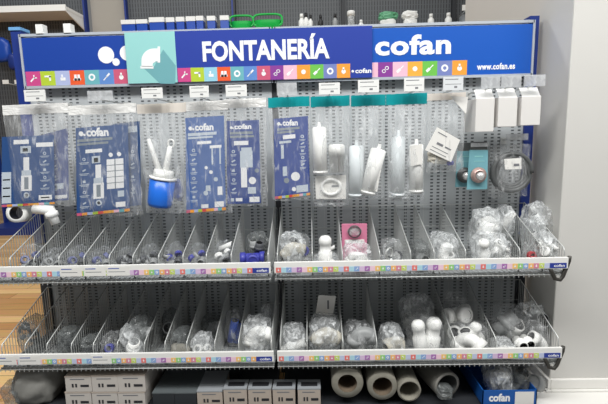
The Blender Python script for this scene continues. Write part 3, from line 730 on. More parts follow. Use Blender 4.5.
g = G(); x, z = P.p(335, 186, -.008); g.quad(x-.012, x+.014, z-.004, z+.003, P.Y-.0075, 0); build('label_print', g, GREYINK, P.t)
P = Pack(351, 385.5, 95, 106, 198, BY, 'teal-headed hanging bag with a greyish tube and a leaning white tube', TEAL, 10.2, .04, FILMH)
nozzle(P, 356, 197, 356.5, 140, 7.2, mat('pale_grey_tube', (218, 224, 226), .35), dy=-.006)
nozzle(P, 367, 194, 380, 144, 7.6, PVC, dy=-.014)
g = G(); pts = [P.p(u, v, -.032) for u, v in ((366, 186), (371, 166), (381, 170), (377, 192))]; g.poly(pts, P.Y-.032, .001); build('label_card', g, PAPER, P.t)
g = G(); x, z = P.p(373.5, 181, -.034); g.bar(x-.004, z-.014, x+.003, z+.012, .005, P.Y-.0335); build('label_print', g, GREYINK, P.t)
P = Pack(386, 427, 93.5, 104.5, 201, BY, 'rightmost teal-headed hanging bag, two white tubes standing apart', TEAL, 11.9, .038, FILMH)
nozzle(P, 397.5, 197, 398.5, 130, 6.8, mat('pale_grey_tube', (218, 224, 226), .35), dy=-.008)
nozzle(P, 416, 193, 416.5, 139, 6.8, PVC, dy=-.008)
P.shape('label_card', [(410, 146), (422, 144), (422, 164), (411, 166)], PAPER, -.036)
g = G(); lump(g, at(400, 195, P.Y-.01), (.038, .02, .014), 3.3, .3); build('crumpled_film', g, FILM2, P.t)
# K
P = Pack(426.5, 466, 93, 100, 172, BY, 'clear hanging bag with a tilted white paper label, right of teal headers', CREAMHEAD, 12.6, .026, FILMH)
g = G(); g.poly([P.p(u, v, -.03) for u, v in ((425, 150), (437, 127), (460, 140), (451, 162))], P.Y-.03, .0012); lab = build('paper_label', g, PAPER, P.t)
g = G()
for a, b, w in (((438, 132), (447, 137), .003), ((437, 143), (443, 146), .008), ((445, 147), (451, 150), .005), ((432, 146), (448, 154), .002), ((430, 149), (446, 157), .002)):
    (xa, za), (xb, zb) = P.p(*a, -.032), P.p(*b, -.032); g.bar(xa, za, xb, zb, w, P.Y-.0313)
build('label_print', g, GREYINK, lab)
g = G(); lump(g, at(440, 156, P.Y-.008), (.042, .016, .026), 6.1, .25); build('bagged_part', g, BEIGEPVC, P.t)
g = G(); lump(g, at(450, 163, P.Y-.012), (.012, .01, .009), 2.1, .2); build('blue_part', g, BLUECAP, P.t)
g = G(); g.poly([P.p(u, v, -.012) for u, v in ((450, 96), (468, 97), (466, 114))], P.Y-.012, .001); build('folded_corner', g, PAPER, P.t)

# white hanging cartons
for u0, u1, v0, v1, dep, lb, fl in ((475, 495, 98, 132, .12, 'white hanging carton, the tallest and leftmost of three on the right', 89), (497.5, 518, 97, 127, .10, 'white hanging carton, middle one of three on the right', 88), (520.5, 541.5, 96, 125.5, .10, 'white hanging carton, rightmost of three beside the white wall', 87)):
    y = -.2; a, b = at(u0, v1, y), at(u1, v0, y)
    t = thing('white_carton', ((a.x+b.x)/2, y, b.z), lb, 'box', 'white cartons hanging on hooks')
    g = G(); g.box(a.x, b.x, y, y+dep, a.z, b.z); build('carton_body', g, mat('bright_carton', (226, 223, 219), .55), t, bevel=.0015)
    zt = at(u0, fl, y).z
    g = G(); x0, x1 = a.x+.002, b.x-.002; g.add([(x0, y+.002, b.z), (x1, y+.002, b.z), (x1, y+.03, zt), (x0, y+.03, zt), (x0, y+.004, b.z), (x1, y+.004, b.z), (x1, y+.032, zt), (x0, y+.032, zt)], [(0, 1, 2, 3), (7, 6, 5, 4), (0, 4, 5, 1), (2, 6, 7, 3), (1, 5, 6, 2), (0, 3, 7, 4)]); build('hang_tab', g, WHITE, t)

# teal blister cards
for u0, u1, u2, u3, v0, v1, y, lb in ((457, 473, 471, 455, 151, 187, -.115, 'rear teal blister card, half hidden behind another teal card'), (469.5, 488, 487, 466.5, 150, 189.5, -.145, 'front teal blister card holding a round chrome and copper drain')):
    a = at((u0+u1)/2, v0, y)
    t = thing('blister_card', (a.x, y, a.z), lb, 'pack', 'teal blister cards')
    g = G(); g.poly([(at(u, v, y).x, at(u, v, y).z) for u, v in ((u3, v1), (u2, v1-.5), (u1, v0), (u0, v0))], y, .0016); cd_ = build('card', g, TEALCARD, t)
    g = G(); q = at(u0+5, 156, y); g.quad(q.x, q.x+.03, q.z-.003, q.z, y-.0018, 0); q = at(u0+4, 161, y); g.quad(q.x, q.x+.04, q.z-.002, q.z, y-.0018, 0); build('card_print', g, TURQ, cd_)
    g = G(); g.box(at(u0+1, 150, y).x, at(u1-1, 150, y).x, y-.001, y+.004, at(u0, v0, y).z, at(u0, v0-8, y).z); build('hang_tab', g, HOSE, t)
    c = at((u0+u1)/2-.5, 175, y-.006); r = .023
    g = G(); g.lathe(c, (0, -1, 0), [(0, 0), (0, r*1.25), (.006, r*1.25), (.007, r), (.012, r), (.016, r*.8), (.016, r*.7)], 24); build('drain_ring', g, mat('pink_brushed_metal', (206, 176, 168), .3, .5) if y < -.13 else HOSE, t)
    g = G(); g.lathe(c+Vector((.003, 0, -.004)), (0, -1, .1), [(.004, r*.7), (.018, r*.66), (.024, r*.3), (.025, 0)], 20); build('drain_plug', g, CHROME, t)

# bagged hose coil
P = Pack(489, 531, 142, 145, 197, -.115, 'clear hanging bag with a coiled dark grey hose and white label', None, 14.4, .034, name='hose_pack')
g = G(); c = at(511, 173, P.Y-.01); pts = []
for i in range(150):
    a = 2*math.pi*i/30; r = .069-.0085*(i//30 % 3)+.003*math.sin(i*.21); pts.append(c+Vector((r*math.cos(a)*1.02, -.010+.0042*(i/30), r*math.sin(a)*1.0)))
g.tube(pts, .009, 7); build('hose_coil', g, HOSE, P.t)
P.shape('paper_label', [(504, 159), (521, 158), (521.5, 169), (505, 169.5)], PAPER, -.034)
g = G(); x, z = P.p(516, 164.5, -.036); g.quad(x-.008, x+.012, z-.006, z+.003, P.Y-.0355); build('label_print', g, GREYINK, P.t)

# ------------------------------------------------------------------ bagged fittings in the baskets
def fitting(kind, r):
    """a pipe fitting of pipe radius r about the origin; material 1 is its dark bore"""
    g = G()
    if kind == 'elbow':
        R = r*1.5; pts = [Vector((R-R*math.cos(a), 0, R*math.sin(a))) for a in [math.pi/2*i/8 for i in range(9)]]
        g.tube([pts[0]-Vector((0, 0, r))]+pts+[pts[-1]+Vector((r, 0, 0))], r, 14)
        g.hollow(pts[0]-Vector((0, 0, r*1.4)), (0, 0, 1), r*1.2, r*1.22, r*.86, 16, 0, 1); g.hollow(pts[-1]+Vector((r*.3, 0, 0)), (1, 0, 0), r*1.2, r*1.22, r*.86, 16, 0, 1)
        g.lathe(pts[0]-Vector((0, 0, r*1.1)), (0, 0, 1), [(0, 0), (0, r*.9)], 14, 1); g.lathe(pts[-1]+Vector((r*1.2, 0, 0)), (1, 0, 0), [(0, 0), (0, r*.9)], 14, 1)
    elif kind == 'tee':
        g.tube([(-2.2*r, 0, 0), (2.2*r, 0, 0)], r, 14); g.tube([(0, 0, 0), (0, 0, 2.2*r)], r, 14)
        for p, d in (((-2.3*r, 0, 0), (1, 0, 0)), ((2.3*r, 0, 0), (-1, 0, 0)), ((0, 0, 2.3*r), (0, 0, -1))):
            g.hollow(p, d, r, r*1.22, r*.86, 16, 0, 1); q = Vector(p)+Vector(d)*r*.25; g.lathe(q, d, [(0, 0), (0, r*.88)], 14, 1)
    elif kind == 'coupling':
        g.hollow((0, 0, -r*1.6), (0, 0, 1), 3.2*r, r, r*.8, 16, 0, 1); g.lathe((0, 0, -r*.4), (0, 0, 1), [(0, r*.9), (0, r*1.2), (.8*r, r*1.2), (.8*r, r*.9)], 16)
        g.lathe((0, 0, 0), (0, 0, 1), [(0, 0), (0, r*.8)], 14, 1)
    elif kind == 'nut':
        g.lathe((0, 0, -r*.5), (0, 0, 1), [(0, r*.55), (0, r), (r*.8, r), (r, r*.85), (r, r*.55), (0, r*.55)], 10, smooth=False)
    elif kind == 'plug':
        g.lathe((0, 0, -r), (0, 0, 1), [(0, 0), (0, r*.8), (r*1.4, r*.8), (r*1.4, r*1.1), (r*1.9, r*1.1), (r*2.1, r*.8), (r*2.1, 0)], 16)
    elif kind == 'bottle':
        g.lathe((0, 0, -2*r), (0, 0, 1), [(0, 0), (0, r*.9), (.2*r, r), (1.8*r, r), (1.9*r, r*.82), (2.9*r, r*.8), (3*r, r*.92), (3.7*r, r*.9), (4.1*r, r*.6), (4.2*r, 0)], 18)
    elif kind == 'pipe':
        g.hollow((0, 0, -r*3), (0, 0, 1), 6*r, r, r*.78, 16, 0, 1)
    elif kind == 'clip':
        g.tube([(r*math.cos(a), 0, r*math.sin(a)) for a in [-.8+4.7*i/14 for i in range(15)]], r*.25, 7); g.box(-r*.3, r*.3, -r*.3, r*.3, -r*1.6, -r*.9)
    return g
FNAME = dict(elbow='pipe_elbow', tee='pipe_tee', coupling='pipe_coupling', nut='union_nut', plug='plug', bottle='bottle_trap', pipe='pipe_piece', clip='pipe_clip')
RND = random.Random(11)
def clampx(x, lv, side, hw):
    xs_ = dict(ul=TLX, ur=TRX, ll=LLX, lr=LRX)[lv+side]
    for a, b in zip(xs_, xs_[1:]):
        if a <= x < b:
            hw = min(hw, (b-a)/2-.005); return max(a+hw+.004, min(b-hw-.004, x)), hw
    return x, hw
def bag(where, label, u, v, w, h, Y, fm, items, seed, dy=.05, name='fitting_bag', amp=.22, lean=0, film_on=True, group='bagged fittings in the baskets', cat='bag'):
    """where: 'ul', 'ur', 'll', 'lr'; (u, v) centre and (w, h) size in the photo at depth Y; items: (kind, du, dv, radius px, material, (rx, ry, rz))"""
    c = at(u, v, Y); s = (Y-CAM.y)/FPX; lv = {'u': 'upper', 'l': 'lower'}[where[0]]
    x, hw = clampx(c.x, where[0], where[1], w/2*s); hz = h/2*s; fz = floor_z(lv)+.003
    zb = max(fz, c.z-hz)
    if zb-fz < .05: zb = fz
    zt = c.z+hz; c = Vector((x, Y, (zt+zb)/2)); hz = (zt-zb)/2
    dy = min(dy, (-.02-Y) if Y+dy > -.02 else dy, (Y+D-.012) if Y-dy < -D+.012 else dy)
    t = thing(name, (c.x, Y, zb), label, cat, group)
    for i, (kind, du, dv, rp, m, rot) in enumerate(items):
        r = rp*s; g = fitting(kind, r)
        q = Vector((c.x+du*s, Y-.2*dy+.3*dy*((i % 3)-1), c.z-dv*s))
        q.x = max(c.x-hw+r, min(c.x+hw-r, q.x)); q.z = max(q.z, fz+r)
        g.xf(Matrix.Translation(q) @ Euler([math.radians(k) for k in rot]).to_matrix().to_4x4())
        if kind == 'clip' or True:
            for k_, vv in enumerate(g.v): g.v[k_] = Vector((max(c.x-hw-.004, min(c.x+hw+.004, vv.x)), vv.y, max(vv.z, fz)))
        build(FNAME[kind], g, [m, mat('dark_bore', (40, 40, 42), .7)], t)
    if film_on:
        g = G(); lump(g, c, (hw, dy, hz), seed, amp, 2.3, 3, fz, lean=lean)
        for k_, vv in enumerate(g.v): g.v[k_] = Vector((max(x-hw-.003, min(x+hw+.003, vv.x)), vv.y, vv.z))
        build('film', g, fm, t)
    return t
ORD = ['first', 'second', 'third', 'fourth', 'fifth', 'sixth', 'seventh', 'eighth', 'ninth', 'tenth', 'eleventh']
BLUEGREY = mat('blue_grey_plastic', (98, 104, 150), .45)
DARKFIT = mat('dark_grey_fitting', (74, 76, 80), .45)
# upper left shelf: small grey bags with violet-blue nuts, one bin each
ul = [(18, 8, BLUEGREY, 'grey-blue nuts'), (27, 16, BLUEGREY, 'blue-violet nuts'), (50, 10, GREYPVC, 'grey clips'), (70, 13, BLUEGREY, 'blue-grey nuts'), (96, 12, BLUEGREY, 'slate blue nuts'), (122, 12, DARKFIT, 'dark couplings'), (147, 14, DARKFIT, 'black couplings'), (171, 16, BLUECAP, 'violet caps'), (198, 16, BLUECAP, 'violet nuts'), (224, 20, WHITE, 'white elbows')]
for i, (u, h, m, what) in enumerate(ul):
    if i == 0: continue
    its = [('nut', -4, -1, 4.5, m, (60, 20*i, 30)), ('coupling', 4, 3, 4, DARKFIT if i % 2 else GREYPVC, (80, 30*i, 10)), ('nut', 3, -4, 3.8, m, (30, 50, 20*i)), ('elbow', -3, 4, 3, GREYPVC, (0, 40*i, 20))]
    bag('ul', f'small clear bag of {what} in {ORD[i]} compartment from left, upper left shelf', u, 260-h*.3, 18, h+8, -.25, FILMC, its, i*1.7, .045)
t = bag('ul', 'white tube lying in the tenth compartment from left, upper left shelf', 226, 246, 12, 12, -.2, FILM, [('pipe', 0, 0, 3.2, WHITE, (20, 68, 0))], 3, .02, 'white_tube', film_on=False, cat='tube')
t = bag('ul', 'violet-blue valve with black inside beside the bay joint, upper left shelf', 253, 249, 22, 20, -.25, FILM, [('tee', 0, 2, 5.5, BLUECAP, (90, 0, 8)), ('plug', -3, 6, 3, WHITE, (90, 0, 0)), ('coupling', 6, -7, 4, DARKFIT, (15, 10, 0))], 4.4, .04, 'plastic_valve', film_on=False, cat='valve')
bag('ul', 'grey bag of dark pipe ends behind the violet valve, upper left shelf', 258, 243, 22, 22, -.16, FILMG, [('coupling', -4, -3, 4, GREYPVC, (10, 0, 0)), ('coupling', 4, -4, 4, DARKFIT, (-12, 8, 0))], 8.2, .03)
# upper right shelf
bag('ur', 'crinkled clear bag of greyish elbows at left end of upper right shelf', 288, 247, 26, 32, -.25, FILM2, [('elbow', -5, -2, 5, BEIGEPVC, (0, 30, 20)), ('elbow', 5, 4, 5, GREYPVC, (0, 200, 40)), ('coupling', 0, -9, 5, GREYPVC, (70, 20, 0)), ('nut', -6, 9, 5, BEIGEPVC, (60, 0, 10))], 1.1, .06)
bag('ur', 'small bag with a violet cap beside crinkled elbow bag, upper right shelf', 304, 245, 16, 22, -.22, FILM, [('nut', 0, -1, 6, BLUECAP, (70, 10, 10)), ('plug', 0, 7, 4, WHITE, (90, 0, 0))], 2.2, .035)
bag('ur', 'tall white bottle trap standing in second compartment, upper right shelf', 325, 243, 17, 30, -.24, FILM, [('bottle', 0, 0, 7, PVC, (0, 0, 0)), ('pipe', 7, 0, 2.2, PVC, (0, 70, 0))], 3.3, .05, 'bottle_trap', film_on=False, cat='fitting')
bag('ur', 'low clear bag in front of the white bottle trap, upper right shelf', 325, 257, 26, 12, -.295, FILM, [('nut', -6, 2, 4, PVC, (70, 0, 0)), ('nut', 6, 1, 4, WHITE, (60, 30, 0))], 4.4, .025)
# pink pack
y = -.2; a = at(342, 244, y); b = at(367, 224, y)
t = thing('pink_pack', ((a.x+b.x)/2, y, a.z), 'pink card pack with an oval window, third compartment of upper right shelf', 'pack')
g = G(); g.box(a.x, b.x, y, y+.012, floor_z('upper')+.004, b.z); cdp = build('card', g, PINK, t)
cx, cz = (a.x+b.x)/2, (a.z+b.z)/2
g = G(); g.disc(cx, cz+.012, .027, y, 0, 20, .004, .016); build('oval_window', g, FILM2, cdp)
g = G(); g.lathe((cx, y-.004, cz+.010), (0, -1, 0), [(0, .020), (0, .024), (.004, .024), (.004, .02)], 20); build('ring_part', g, HOSE, cdp)
g = G(); g.quad(a.x+.01, b.x-.01, a.z+.002, a.z+.016, y, 0); build('card_print', g, PAPER, cdp)
bag('ur', 'clear bag with a white plug in front of the pink card, upper right shelf', 356, 252, 28, 20, -.27, FILM2, [('plug', 4, 3, 6, WHITE, (80, 0, 10)), ('elbow', -6, 1, 4, PVC, (10, 30, 0))], 5.5, .05)
bag('ur', 'clear bag of dark steel clips in fourth compartment, upper right shelf', 392, 249, 22, 22, -.25, FILM, [('clip', -4, -2, 5, STEEL, (0, 20, 40)), ('clip', 4, 2, 5, DARKFIT, (20, 80, 10)), ('clip', 0, 5, 5, STEEL, (50, 10, 0))], 6.6, .05)
bag('ur', 'low milky grey bag in fifth compartment of upper right shelf', 424, 250, 18, 20, -.25, FILMG, [('coupling', 0, 3, 5, GREYPVC, (80, 0, 20))], 7.7, .06)
bag('ur', 'flat crinkled clear bag in sixth compartment, upper right shelf', 450, 246, 26, 28, -.23, FILM2, [('elbow', -2, 3, 5, PVC, (0, 20, 60)), ('nut', 6, 6, 5, PVC, (40, 0, 0))], 8.8, .07)
bag('ur', 'white bottle-shaped fitting bag beside the flat crinkled bag, upper right shelf', 482, 246, 20, 28, -.25, FILM2, [('bottle', 0, 0, 6, PVC, (12, -10, 0))], 9.9, .04)
bag('ur', 'tall white pleated bag behind the bottle-shaped one, upper right shelf', 491, 231, 30, 48, -.17, FILM2, [('coupling', -3, -3, 7, WHITE, (0, 15, 0)), ('coupling', 5, 8, 6, WHITE, (20, 40, 0)), ('elbow', 0, -12, 5, PVC, (0, 60, 30))], 10.1, .05)
bag('ur', 'glossy clear bag of white tees, seventh compartment of upper right shelf', 508, 246, 22, 26, -.24, FILM2, [('tee', 0, 2, 4, WHITE, (20, 30, 10)), ('nut', 0, -7, 5, PVC, (50, 20, 0))], 11.3, .05)
bag('ur', 'topmost clear bag leaning back against the panel, right of upper right shelf', 505, 221, 24, 32, -.09, FILM2, [('pipe', 0, 0, 4, WHITE, (0, 30, 0))], 12.5, .045)
bag('ur', 'small red capped piece in a bag near right end, upper right shelf', 531, 251, 10, 20, -.27, FILM, [('nut', 0, 0, 4.5, RED, (80, 20, 0)), ('plug', 0, 4, 4, RED, (20, 10, 0))], 13.5, .03)
bag('ur', 'long clear bag of white rods beside the red piece, upper right shelf', 526, 236, 18, 40, -.18, FILM2, [('pipe', -2, -2, 2.5, WHITE, (10, -25, 0)), ('pipe', 3, 3, 2.5, WHITE, (0, -35, 0))], 14.5, .06)
bag('ur', 'shiny clear bag at the right end of the upper right shelf', 552, 246, 26, 30, -.25, FILM2, [('tee', 0, 2, 4.5, PVC, (30, 20, 40)), ('elbow', -4, -4, 4, WHITE, (0, 120, 0))], 15.5, .055)
bag('ur', 'second shiny clear bag behind the right end one, upper right shelf', 536, 222, 28, 40, -.11, FILM2, [('pipe', 0, 0, 3.5, PVC, (0, -30, 0)), ('nut', 3, 6, 5, WHITE, (30, 0, 0))], 16.5, .05)
# lower left shelf
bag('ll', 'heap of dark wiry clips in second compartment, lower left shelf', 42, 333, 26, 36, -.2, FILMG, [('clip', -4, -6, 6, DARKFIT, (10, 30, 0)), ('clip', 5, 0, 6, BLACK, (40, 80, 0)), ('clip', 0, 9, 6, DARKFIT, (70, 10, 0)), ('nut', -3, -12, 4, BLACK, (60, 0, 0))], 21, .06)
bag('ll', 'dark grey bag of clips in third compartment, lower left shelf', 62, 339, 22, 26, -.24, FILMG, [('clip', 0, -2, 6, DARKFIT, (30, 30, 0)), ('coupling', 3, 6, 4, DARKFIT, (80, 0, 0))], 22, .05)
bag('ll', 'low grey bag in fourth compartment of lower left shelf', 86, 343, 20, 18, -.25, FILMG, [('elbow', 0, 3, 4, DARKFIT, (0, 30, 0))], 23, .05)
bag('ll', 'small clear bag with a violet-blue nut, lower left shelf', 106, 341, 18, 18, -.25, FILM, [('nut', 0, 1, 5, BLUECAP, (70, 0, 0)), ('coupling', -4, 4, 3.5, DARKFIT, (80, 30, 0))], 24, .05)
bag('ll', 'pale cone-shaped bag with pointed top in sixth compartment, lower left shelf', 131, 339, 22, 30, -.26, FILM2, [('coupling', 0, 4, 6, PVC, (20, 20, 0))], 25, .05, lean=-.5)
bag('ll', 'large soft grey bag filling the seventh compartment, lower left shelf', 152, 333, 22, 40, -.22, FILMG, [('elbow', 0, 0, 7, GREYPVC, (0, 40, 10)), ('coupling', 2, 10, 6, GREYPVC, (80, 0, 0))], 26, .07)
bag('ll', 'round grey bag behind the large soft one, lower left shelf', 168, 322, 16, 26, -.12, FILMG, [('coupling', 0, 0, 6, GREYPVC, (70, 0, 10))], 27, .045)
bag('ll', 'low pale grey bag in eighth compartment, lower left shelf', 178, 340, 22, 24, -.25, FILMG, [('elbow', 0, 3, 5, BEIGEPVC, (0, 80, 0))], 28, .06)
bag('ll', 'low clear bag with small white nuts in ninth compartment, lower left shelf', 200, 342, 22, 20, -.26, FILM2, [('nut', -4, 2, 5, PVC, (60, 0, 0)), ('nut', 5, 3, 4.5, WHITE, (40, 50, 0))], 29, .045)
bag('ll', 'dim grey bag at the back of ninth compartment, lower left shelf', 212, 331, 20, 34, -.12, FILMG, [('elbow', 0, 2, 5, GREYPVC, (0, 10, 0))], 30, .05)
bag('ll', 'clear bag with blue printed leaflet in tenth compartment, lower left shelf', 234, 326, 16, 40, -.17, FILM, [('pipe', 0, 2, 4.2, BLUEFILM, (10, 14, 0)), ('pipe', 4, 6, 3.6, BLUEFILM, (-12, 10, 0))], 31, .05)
bag('ll', 'big white crinkled bag beside the bay joint, lower left shelf', 257, 333, 30, 36, -.24, FILM2, [('elbow', -4, -2, 6, PVC, (0, 20, 0)), ('tee', 5, 6, 4.5, PVC, (30, 0, 30)), ('coupling', -2, 9, 5, WHITE, (80, 20, 0))], 32, .07)
bag('ll', 'grey upright elbow poking up behind the big white bag, lower left shelf', 266, 316, 12, 24, -.13, FILM2, [('elbow', 0, 2, 5, GREYPVC, (0, 180, 0))], 33, .03)
# lower right shelf
bag('lr', 'white slanting bag at left end of lower right shelf', 291, 338, 30, 28, -.25, FILM2, [('pipe', 0, 3, 4.5, PVC, (0, 70, 0)), ('coupling', -4, 7, 5, WHITE, (70, 0, 0))], 41, .07)
bag('lr', 'big bag of beige white fittings in second compartment, lower right shelf', 327, 333, 36, 36, -.22, FILM2, [('elbow', -5, -2, 6, BEIGEPVC, (0, 40, 0)), ('coupling', 5, 2, 6, BEIGEPVC, (50, 10, 0)), ('nut', 0, 9, 6, PVC, (60, 30, 0))], 42, .08)
y = -.12
t = thing('label_bag', (at(326, 316, y).x, y, at(326, 316, y).z), 'clear bag with white square label standing behind the beige fittings, lower right shelf', 'bag')
g = G(); lump(g, at(326, 308, y), (.036, .03, .062), 43, .15); build('film', g, FILM, t)
yl = y-.034; g = G(); g.poly([(at(u, v, yl).x, at(u, v, yl).z) for u, v in ((315.5, 314), (333, 315), (336, 296), (318.5, 295))], yl, .0012); lb = build('paper_label', g, PAPER, t)
g = G(); q = at(328, 304, yl); g.quad(q.x-.003, q.x+.004, q.z-.02, q.z+.015, yl-.0012, 0); build('label_print', g, GREYINK, lb)
g = G(); lump(g, at(326, 322, y), (.036, .03, .05), 44, .2); build('contents', g, GREYPVC, t)
bag('lr', 'clear bag with grey elbow and round white cap, third compartment of lower right shelf', 358, 335, 32, 30, -.24, FILM, [('elbow', -3, -3, 6.5, GREYPVC, (0, 30, 0)), ('pipe', 6, -2, 3.5, GREYPVC, (0, -35, 0)), ('plug', 0, 10, 7, WHITE, (100, 0, 0))], 45, .06)
bag('lr', 'beige crinkled bag just right of the grey elbow bag, lower right shelf', 391, 337, 24, 28, -.24, FILM2, [('elbow', 0, 2, 6, BEIGEPVC, (0, 70, 20)), ('nut', -4, 8, 5, BEIGEPVC, (60, 0, 0))], 46, .06)
bag('lr', 'clear bag of rounded grey fittings lying on top at the back, lower right shelf', 416, 309, 34, 32, -.12, FILM2, [('coupling', 3, 2, 9, GREYPVC, (0, 80, 20)), ('coupling', -8, 6, 5, PVC, (20, 0, 0))], 47, .05)
bag('lr', 'bag of two upright white couplings in fourth compartment, lower right shelf', 425, 333, 36, 38, -.23, FILM, [('bottle', -8, -1, 7.5, PVC, (0, -8, 0)), ('bottle', 7, 1, 8.5, PVC, (0, 6, 0))], 48, .06)
bag('lr', 'white pipe tee with dark mouth on top, fifth compartment of lower right shelf', 454, 309, 28, 36, -.14, FILM, [('tee', 0, -4, 6.5, PVC, (75, 0, 25)), ('elbow', 4, 8, 6, PVC, (0, 200, 60))], 49, .05)
bag('lr', 'heap of white elbows below the dark-mouthed tee, lower right shelf', 471, 335, 40, 30, -.24, FILM, [('elbow', -9, 2, 6.5, PVC, (0, 30, -40)), ('bottle', 4, -2, 6.5, PVC, (0, 20, 0)), ('elbow', 8, 6, 6, WHITE, (0, 250, 30))], 50, .06)
bag('lr', 'large clear bag of rounded fittings, sixth compartment of lower right shelf', 505, 324, 34, 40, -.17, FILM, [('coupling', -4, -4, 8, GREYPVC, (0, 50, 0)), ('coupling', 6, 5, 7, PVC, (40, 20, 0)), ('elbow', -2, 10, 6, PVC, (0, 10, 0))], 51, .07)
bag('lr', 'rounded clear bag at the back right, sixth compartment of lower right shelf', 531, 319, 26, 34, -.11, FILM2, [('coupling', 0, 0, 8, GREYPVC, (60, 30, 0))], 52, .05)
bag('lr', 'white double socket with two dark holes at right end, lower right shelf', 522, 337, 22, 18, -.27, FILM, [('coupling', -4.5, 0, 5, WHITE, (88, 0, 0)), ('coupling', 4.5, 0, 5, WHITE, (88, 0, 0))], 53, .04, 'double_socket', film_on=False, cat='fitting')
bag('lr', 'low white bag right of the white elbow heap, lower right shelf', 497, 345, 22, 14, -.28, FILM2, [('coupling', 0, 2, 5, WHITE, (0, 90, 0))], 54, .04)
bag('lr', 'clear bag tucked in the right corner of the lower right shelf', 543, 336, 22, 30, -.24, FILM, [('elbow', 0, 2, 6, PVC, (0, 120, 0))], 55, .05)

# ------------------------------------------------------------------ the bottom deck
DZ = .0505
def carton(u0, u1, vt, vb, depth, label, m, topm, y=-.32, zb=None, marks=True, name='carton', group='cartons on the bottom deck'):
    a, b = at(u0, vb, y), at(u1, vt, y); z0 = DZ if zb is None else zb
    t = thing(name, ((a.x+b.x)/2, y, z0), label, 'box', group)
    g = G(); g.box(a.x, b.x, y, y+depth, z0, b.z-.004); bd = build('carton_body', g, m, t, bevel=.0015)
    g = G(); g.box(a.x-.0006, b.x+.0006, y-.0006, y+depth+.0006, b.z-.004, b.z); build('lid', g, topm, t)
    if marks:
        w = b.x-a.x; h = b.z-z0; yy = y-.0002
        g = G()
        for k in range(2): g.quad(a.x+w*(.25+.13*k), a.x+w*(.32+.13*k), z0+h*.3, z0+h*.52, yy, 0)
        g.quad(a.x+w*.58, a.x+w*.9, z0+h*.32, z0+h*.46, yy, 0); g.quad(a.x+w*.2, a.x+w*.75, z0+h*.78, z0+h*.83, yy, 1)
        build('print', g, [DARKINK, GREYINK], bd)
    return b.z
zl = []
for i, (u0, u1) in enumerate(((66, 90.5), (92.5, 117), (118.5, 144.5))):
    w = ['left', 'middle', 'right'][i]
    z = carton(u0, u1, 392, 404, .22, f'beige carton at bottom of the {w} stack below the lower left shelf', CARTON, BEIGECARTON)
    carton(u0, u1, 376-i*.6, 391, .22, f'beige carton on top of the {w} stack below the lower left shelf', CARTON, BEIGECARTON, zb=z+.0005)
for i, (u0, u1) in enumerate(((153, 174), (175, 196))):
    carton(u0, u1, 392.5, 404, .24, ['dark carton lying right of the beige stacks, left one of a pair', 'dark carton lying left of the tall grey-topped carton, right one of a pair'][i], BLACKCARTON, mat('dark_carton_top', (92, 98, 100), .5), marks=False)
g_ = None
carton(197.5, 222, 391, 404, .14, 'grey-topped carton, first of the row right of the dark cartons', BEIGECARTON, CARTONTOP)
for i, (u0, u1, lb) in enumerate(((224, 246.5, 'small beige carton second in the row left of the foam rolls'), (248.5, 271, 'small beige carton third in the row left of the foam rolls'), (273, 295, 'small beige carton fourth in the row left of the foam rolls'), (298, 320.5, 'small beige carton right beside the leftmost foam roll'))):
    a = at(u0, 388.5, -.32); carton(u0, u1, 388.5, 404, .06, lb, BEIGECARTON, CARTONTOP)
    p0 = at(u0+3, 388.5, -.32); p1 = at(u1-3, 388.5, -.32)
    g = G(); g.box(p0.x, p1.x, -.305, -.28, p0.z+.0002, p0.z+.0008); o = bpy.data.objects
    par = [q for q in COL.objects if q.type == 'EMPTY' and q.get('label') == lb][0]; build('lid_label', g, DARKINK, par)
# dark long cartons at the back
carton(153, 240, 372, 400, .1, 'long black carton lying at the back of the bottom deck, left bay', BLACKCARTON, BLACKCARTON, y=-.13, marks=False)
# foam rolls
def roll(u, v, ro, ri, y, L_, label, m=FOAM, mi=FOAMIN, tilt=0.0, yaw=0):
    c = at(u, v, y); s = (y-CAM.y)/FPX; ro *= s; ri *= s; c.z = max(c.z, DZ+ro)
    t = thing('foam_roll', (c.x, y, c.z-ro), label, 'roll', 'pipe insulation rolls')
    ax = Vector((yaw, 1, tilt)).normalized()
    g = G(); g.lathe(c, ax, [(0, ri), (.0, ro*.95), (.004, ro), (L_, ro), (L_, ri)], 32); build('outer_sleeve', g, m, t)
    g = G(); g.lathe(c, ax, [(.0005, ri*.999), (L_*.9, ri*.999)], 32); g.lathe(c, ax, [(.1, 0), (.1, ri)], 32); build('bore', g, mi, t)
roll(347.5, 383.5, 17.2, 10.3, -.32, .28, 'leftmost foam roll, brown core, below the lower right shelf')
roll(382.5, 386.5, 16.2, 10.6, -.32, .28, 'second foam roll from the left, below the lower right shelf')
roll(409.5, 391, 12.8, 10.8, -.325, .28, 'slimmer hollow roll right of the two thick foam rolls', mi=mat('pale_bore', (150, 146, 134), .8))
c = at(447, 388, -.3); t = thing('flexible_pipe', (c.x, -.3, DZ), 'dark grey wide flexible pipe with open mouth, right of the foam rolls', 'pipe')
ax = Vector((-.28, 1, .02)).normalized(); s = (-.3-CAM.y)/FPX; ro = 15*s; c.z = DZ+ro+.012
prof = [(0, ro*.8)]
for i in range(24): prof += [(.001+i*.011, ro*(1.0)), (.0065+i*.011, ro*.93)]
g = G(); g.lathe(c, ax, prof, 28); build('pipe_wall', g, mat('grey_flexible_plastic', (128, 126, 120), .55), t)
g = G(); g.lathe(c, ax, [(.001, ro*.8), (.2, ro*.78), (.2, 0)], 28); build('pipe_bore', g, HOSE, t)
g = G(); lump(g, c+Vector((-.014, -.01, -.016)), (.026, .03, .022), 60, .3, zmin=DZ+.002); build('inner_bag', g, FILMG, t)
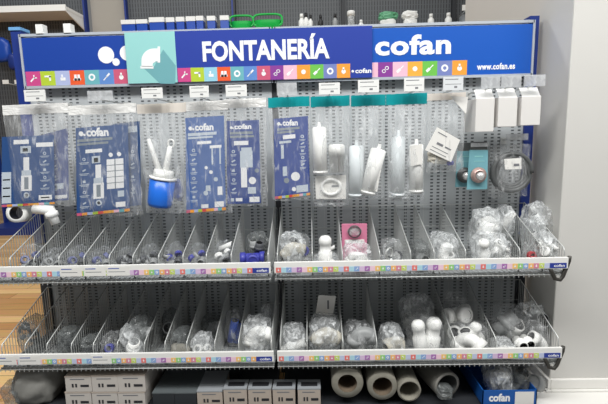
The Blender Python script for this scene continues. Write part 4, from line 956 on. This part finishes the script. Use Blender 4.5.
# grey sack at the left
c = at(38, 384, -.24); t = thing('sack', (c.x, -.24, DZ), 'slumped grey sack at the left end of the bottom deck', 'sack')
g = G(); lump(g, (c.x+.01, -.235, .12), (.085, .08, .085), 71, .16, 1.4, 4, DZ+.001, smooth=True, lean=.1); build('sack_body', g, SACK, t)
g = G(); lump(g, (c.x-.06, -.285, .09), (.035, .035, .05), 72, .3, zmin=DZ+.001); build('clear_wrap', g, FILMG, t)
# blue tray at the right with bags
y = -.33; a, b = at(483, 402, y), at(536, 390, y)
t = thing('blue_tray', ((a.x+b.x)/2, y, DZ), 'blue branded carton tray at right end of the bottom deck', 'box')
zt = b.z; xa, xb = at(483, 390, y).x, at(537, 396, y).x
g = G(); g.box(xa, xb, y, y+.003, DZ, zt); g.box(xa, xa+.003, y, -.08, DZ, zt); g.box(xb-.003, xb, y, -.08, DZ, zt); g.box(xa, xb, -.083, -.08, DZ, zt); g.box(xa, xb, y, -.08, DZ, DZ+.003); bx = build('tray_body', g, BLUEBOX, t)
text(bx, 'brand_print', 'cofan', at(489, 396, y).x, at(510, 396, y).x, at(500, 401.5, y).z, at(500, 393.5, y).z, y-.0002, PRINTWHITE, .04, .0004)
g = G(); g.quad(at(515, 396, y).x, at(534, 396, y).x, DZ+.002, zt-.006, y-.0002, 0); build('white_label', g, PAPER, bx)
for (u, v, w, h, yy, sd, lb, its) in ((497, 376, 25, 38, -.25, 81, 'pale crinkled bag standing left in the blue tray', [('bottle', 0, 0, 7, PVC), ('nut', -3, 9, 6, GREYPVC)]), (523, 377, 25, 40, -.24, 82, 'greyer bag with dark rings standing right in the blue tray', [('coupling', 0, 0, 9, DARKFIT), ('elbow', 5, 8, 7, GREYPVC)])):
    c = at(u, v, yy); s = (yy-CAM.y)/FPX; t = thing('tray_bag', (c.x, yy, DZ+.004), lb, 'bag', 'bags in the blue tray')
    hw = w/2*s; zt_ = c.z+h/2*s; zc = (zt_+DZ+.004)/2; x = min(max(c.x, xa+hw+.005), xb-hw-.005)
    for kind, du, dv, rp, m in its:
        g = fitting(kind, rp*s); g.xf(Matrix.Translation(Vector((x+du*s, yy, zc-dv*s))) @ Euler((.9, .4, .3)).to_matrix().to_4x4())
        for k_, vv in enumerate(g.v): g.v[k_] = Vector((vv.x, vv.y, max(vv.z, DZ+.005)))
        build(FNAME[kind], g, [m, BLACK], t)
    g = G(); lump(g, (x, yy, zc), (hw, .06, zt_-zc), sd, .25, zmin=DZ+.004); build('film', g, FILM2 if sd == 81 else FILMG, t)
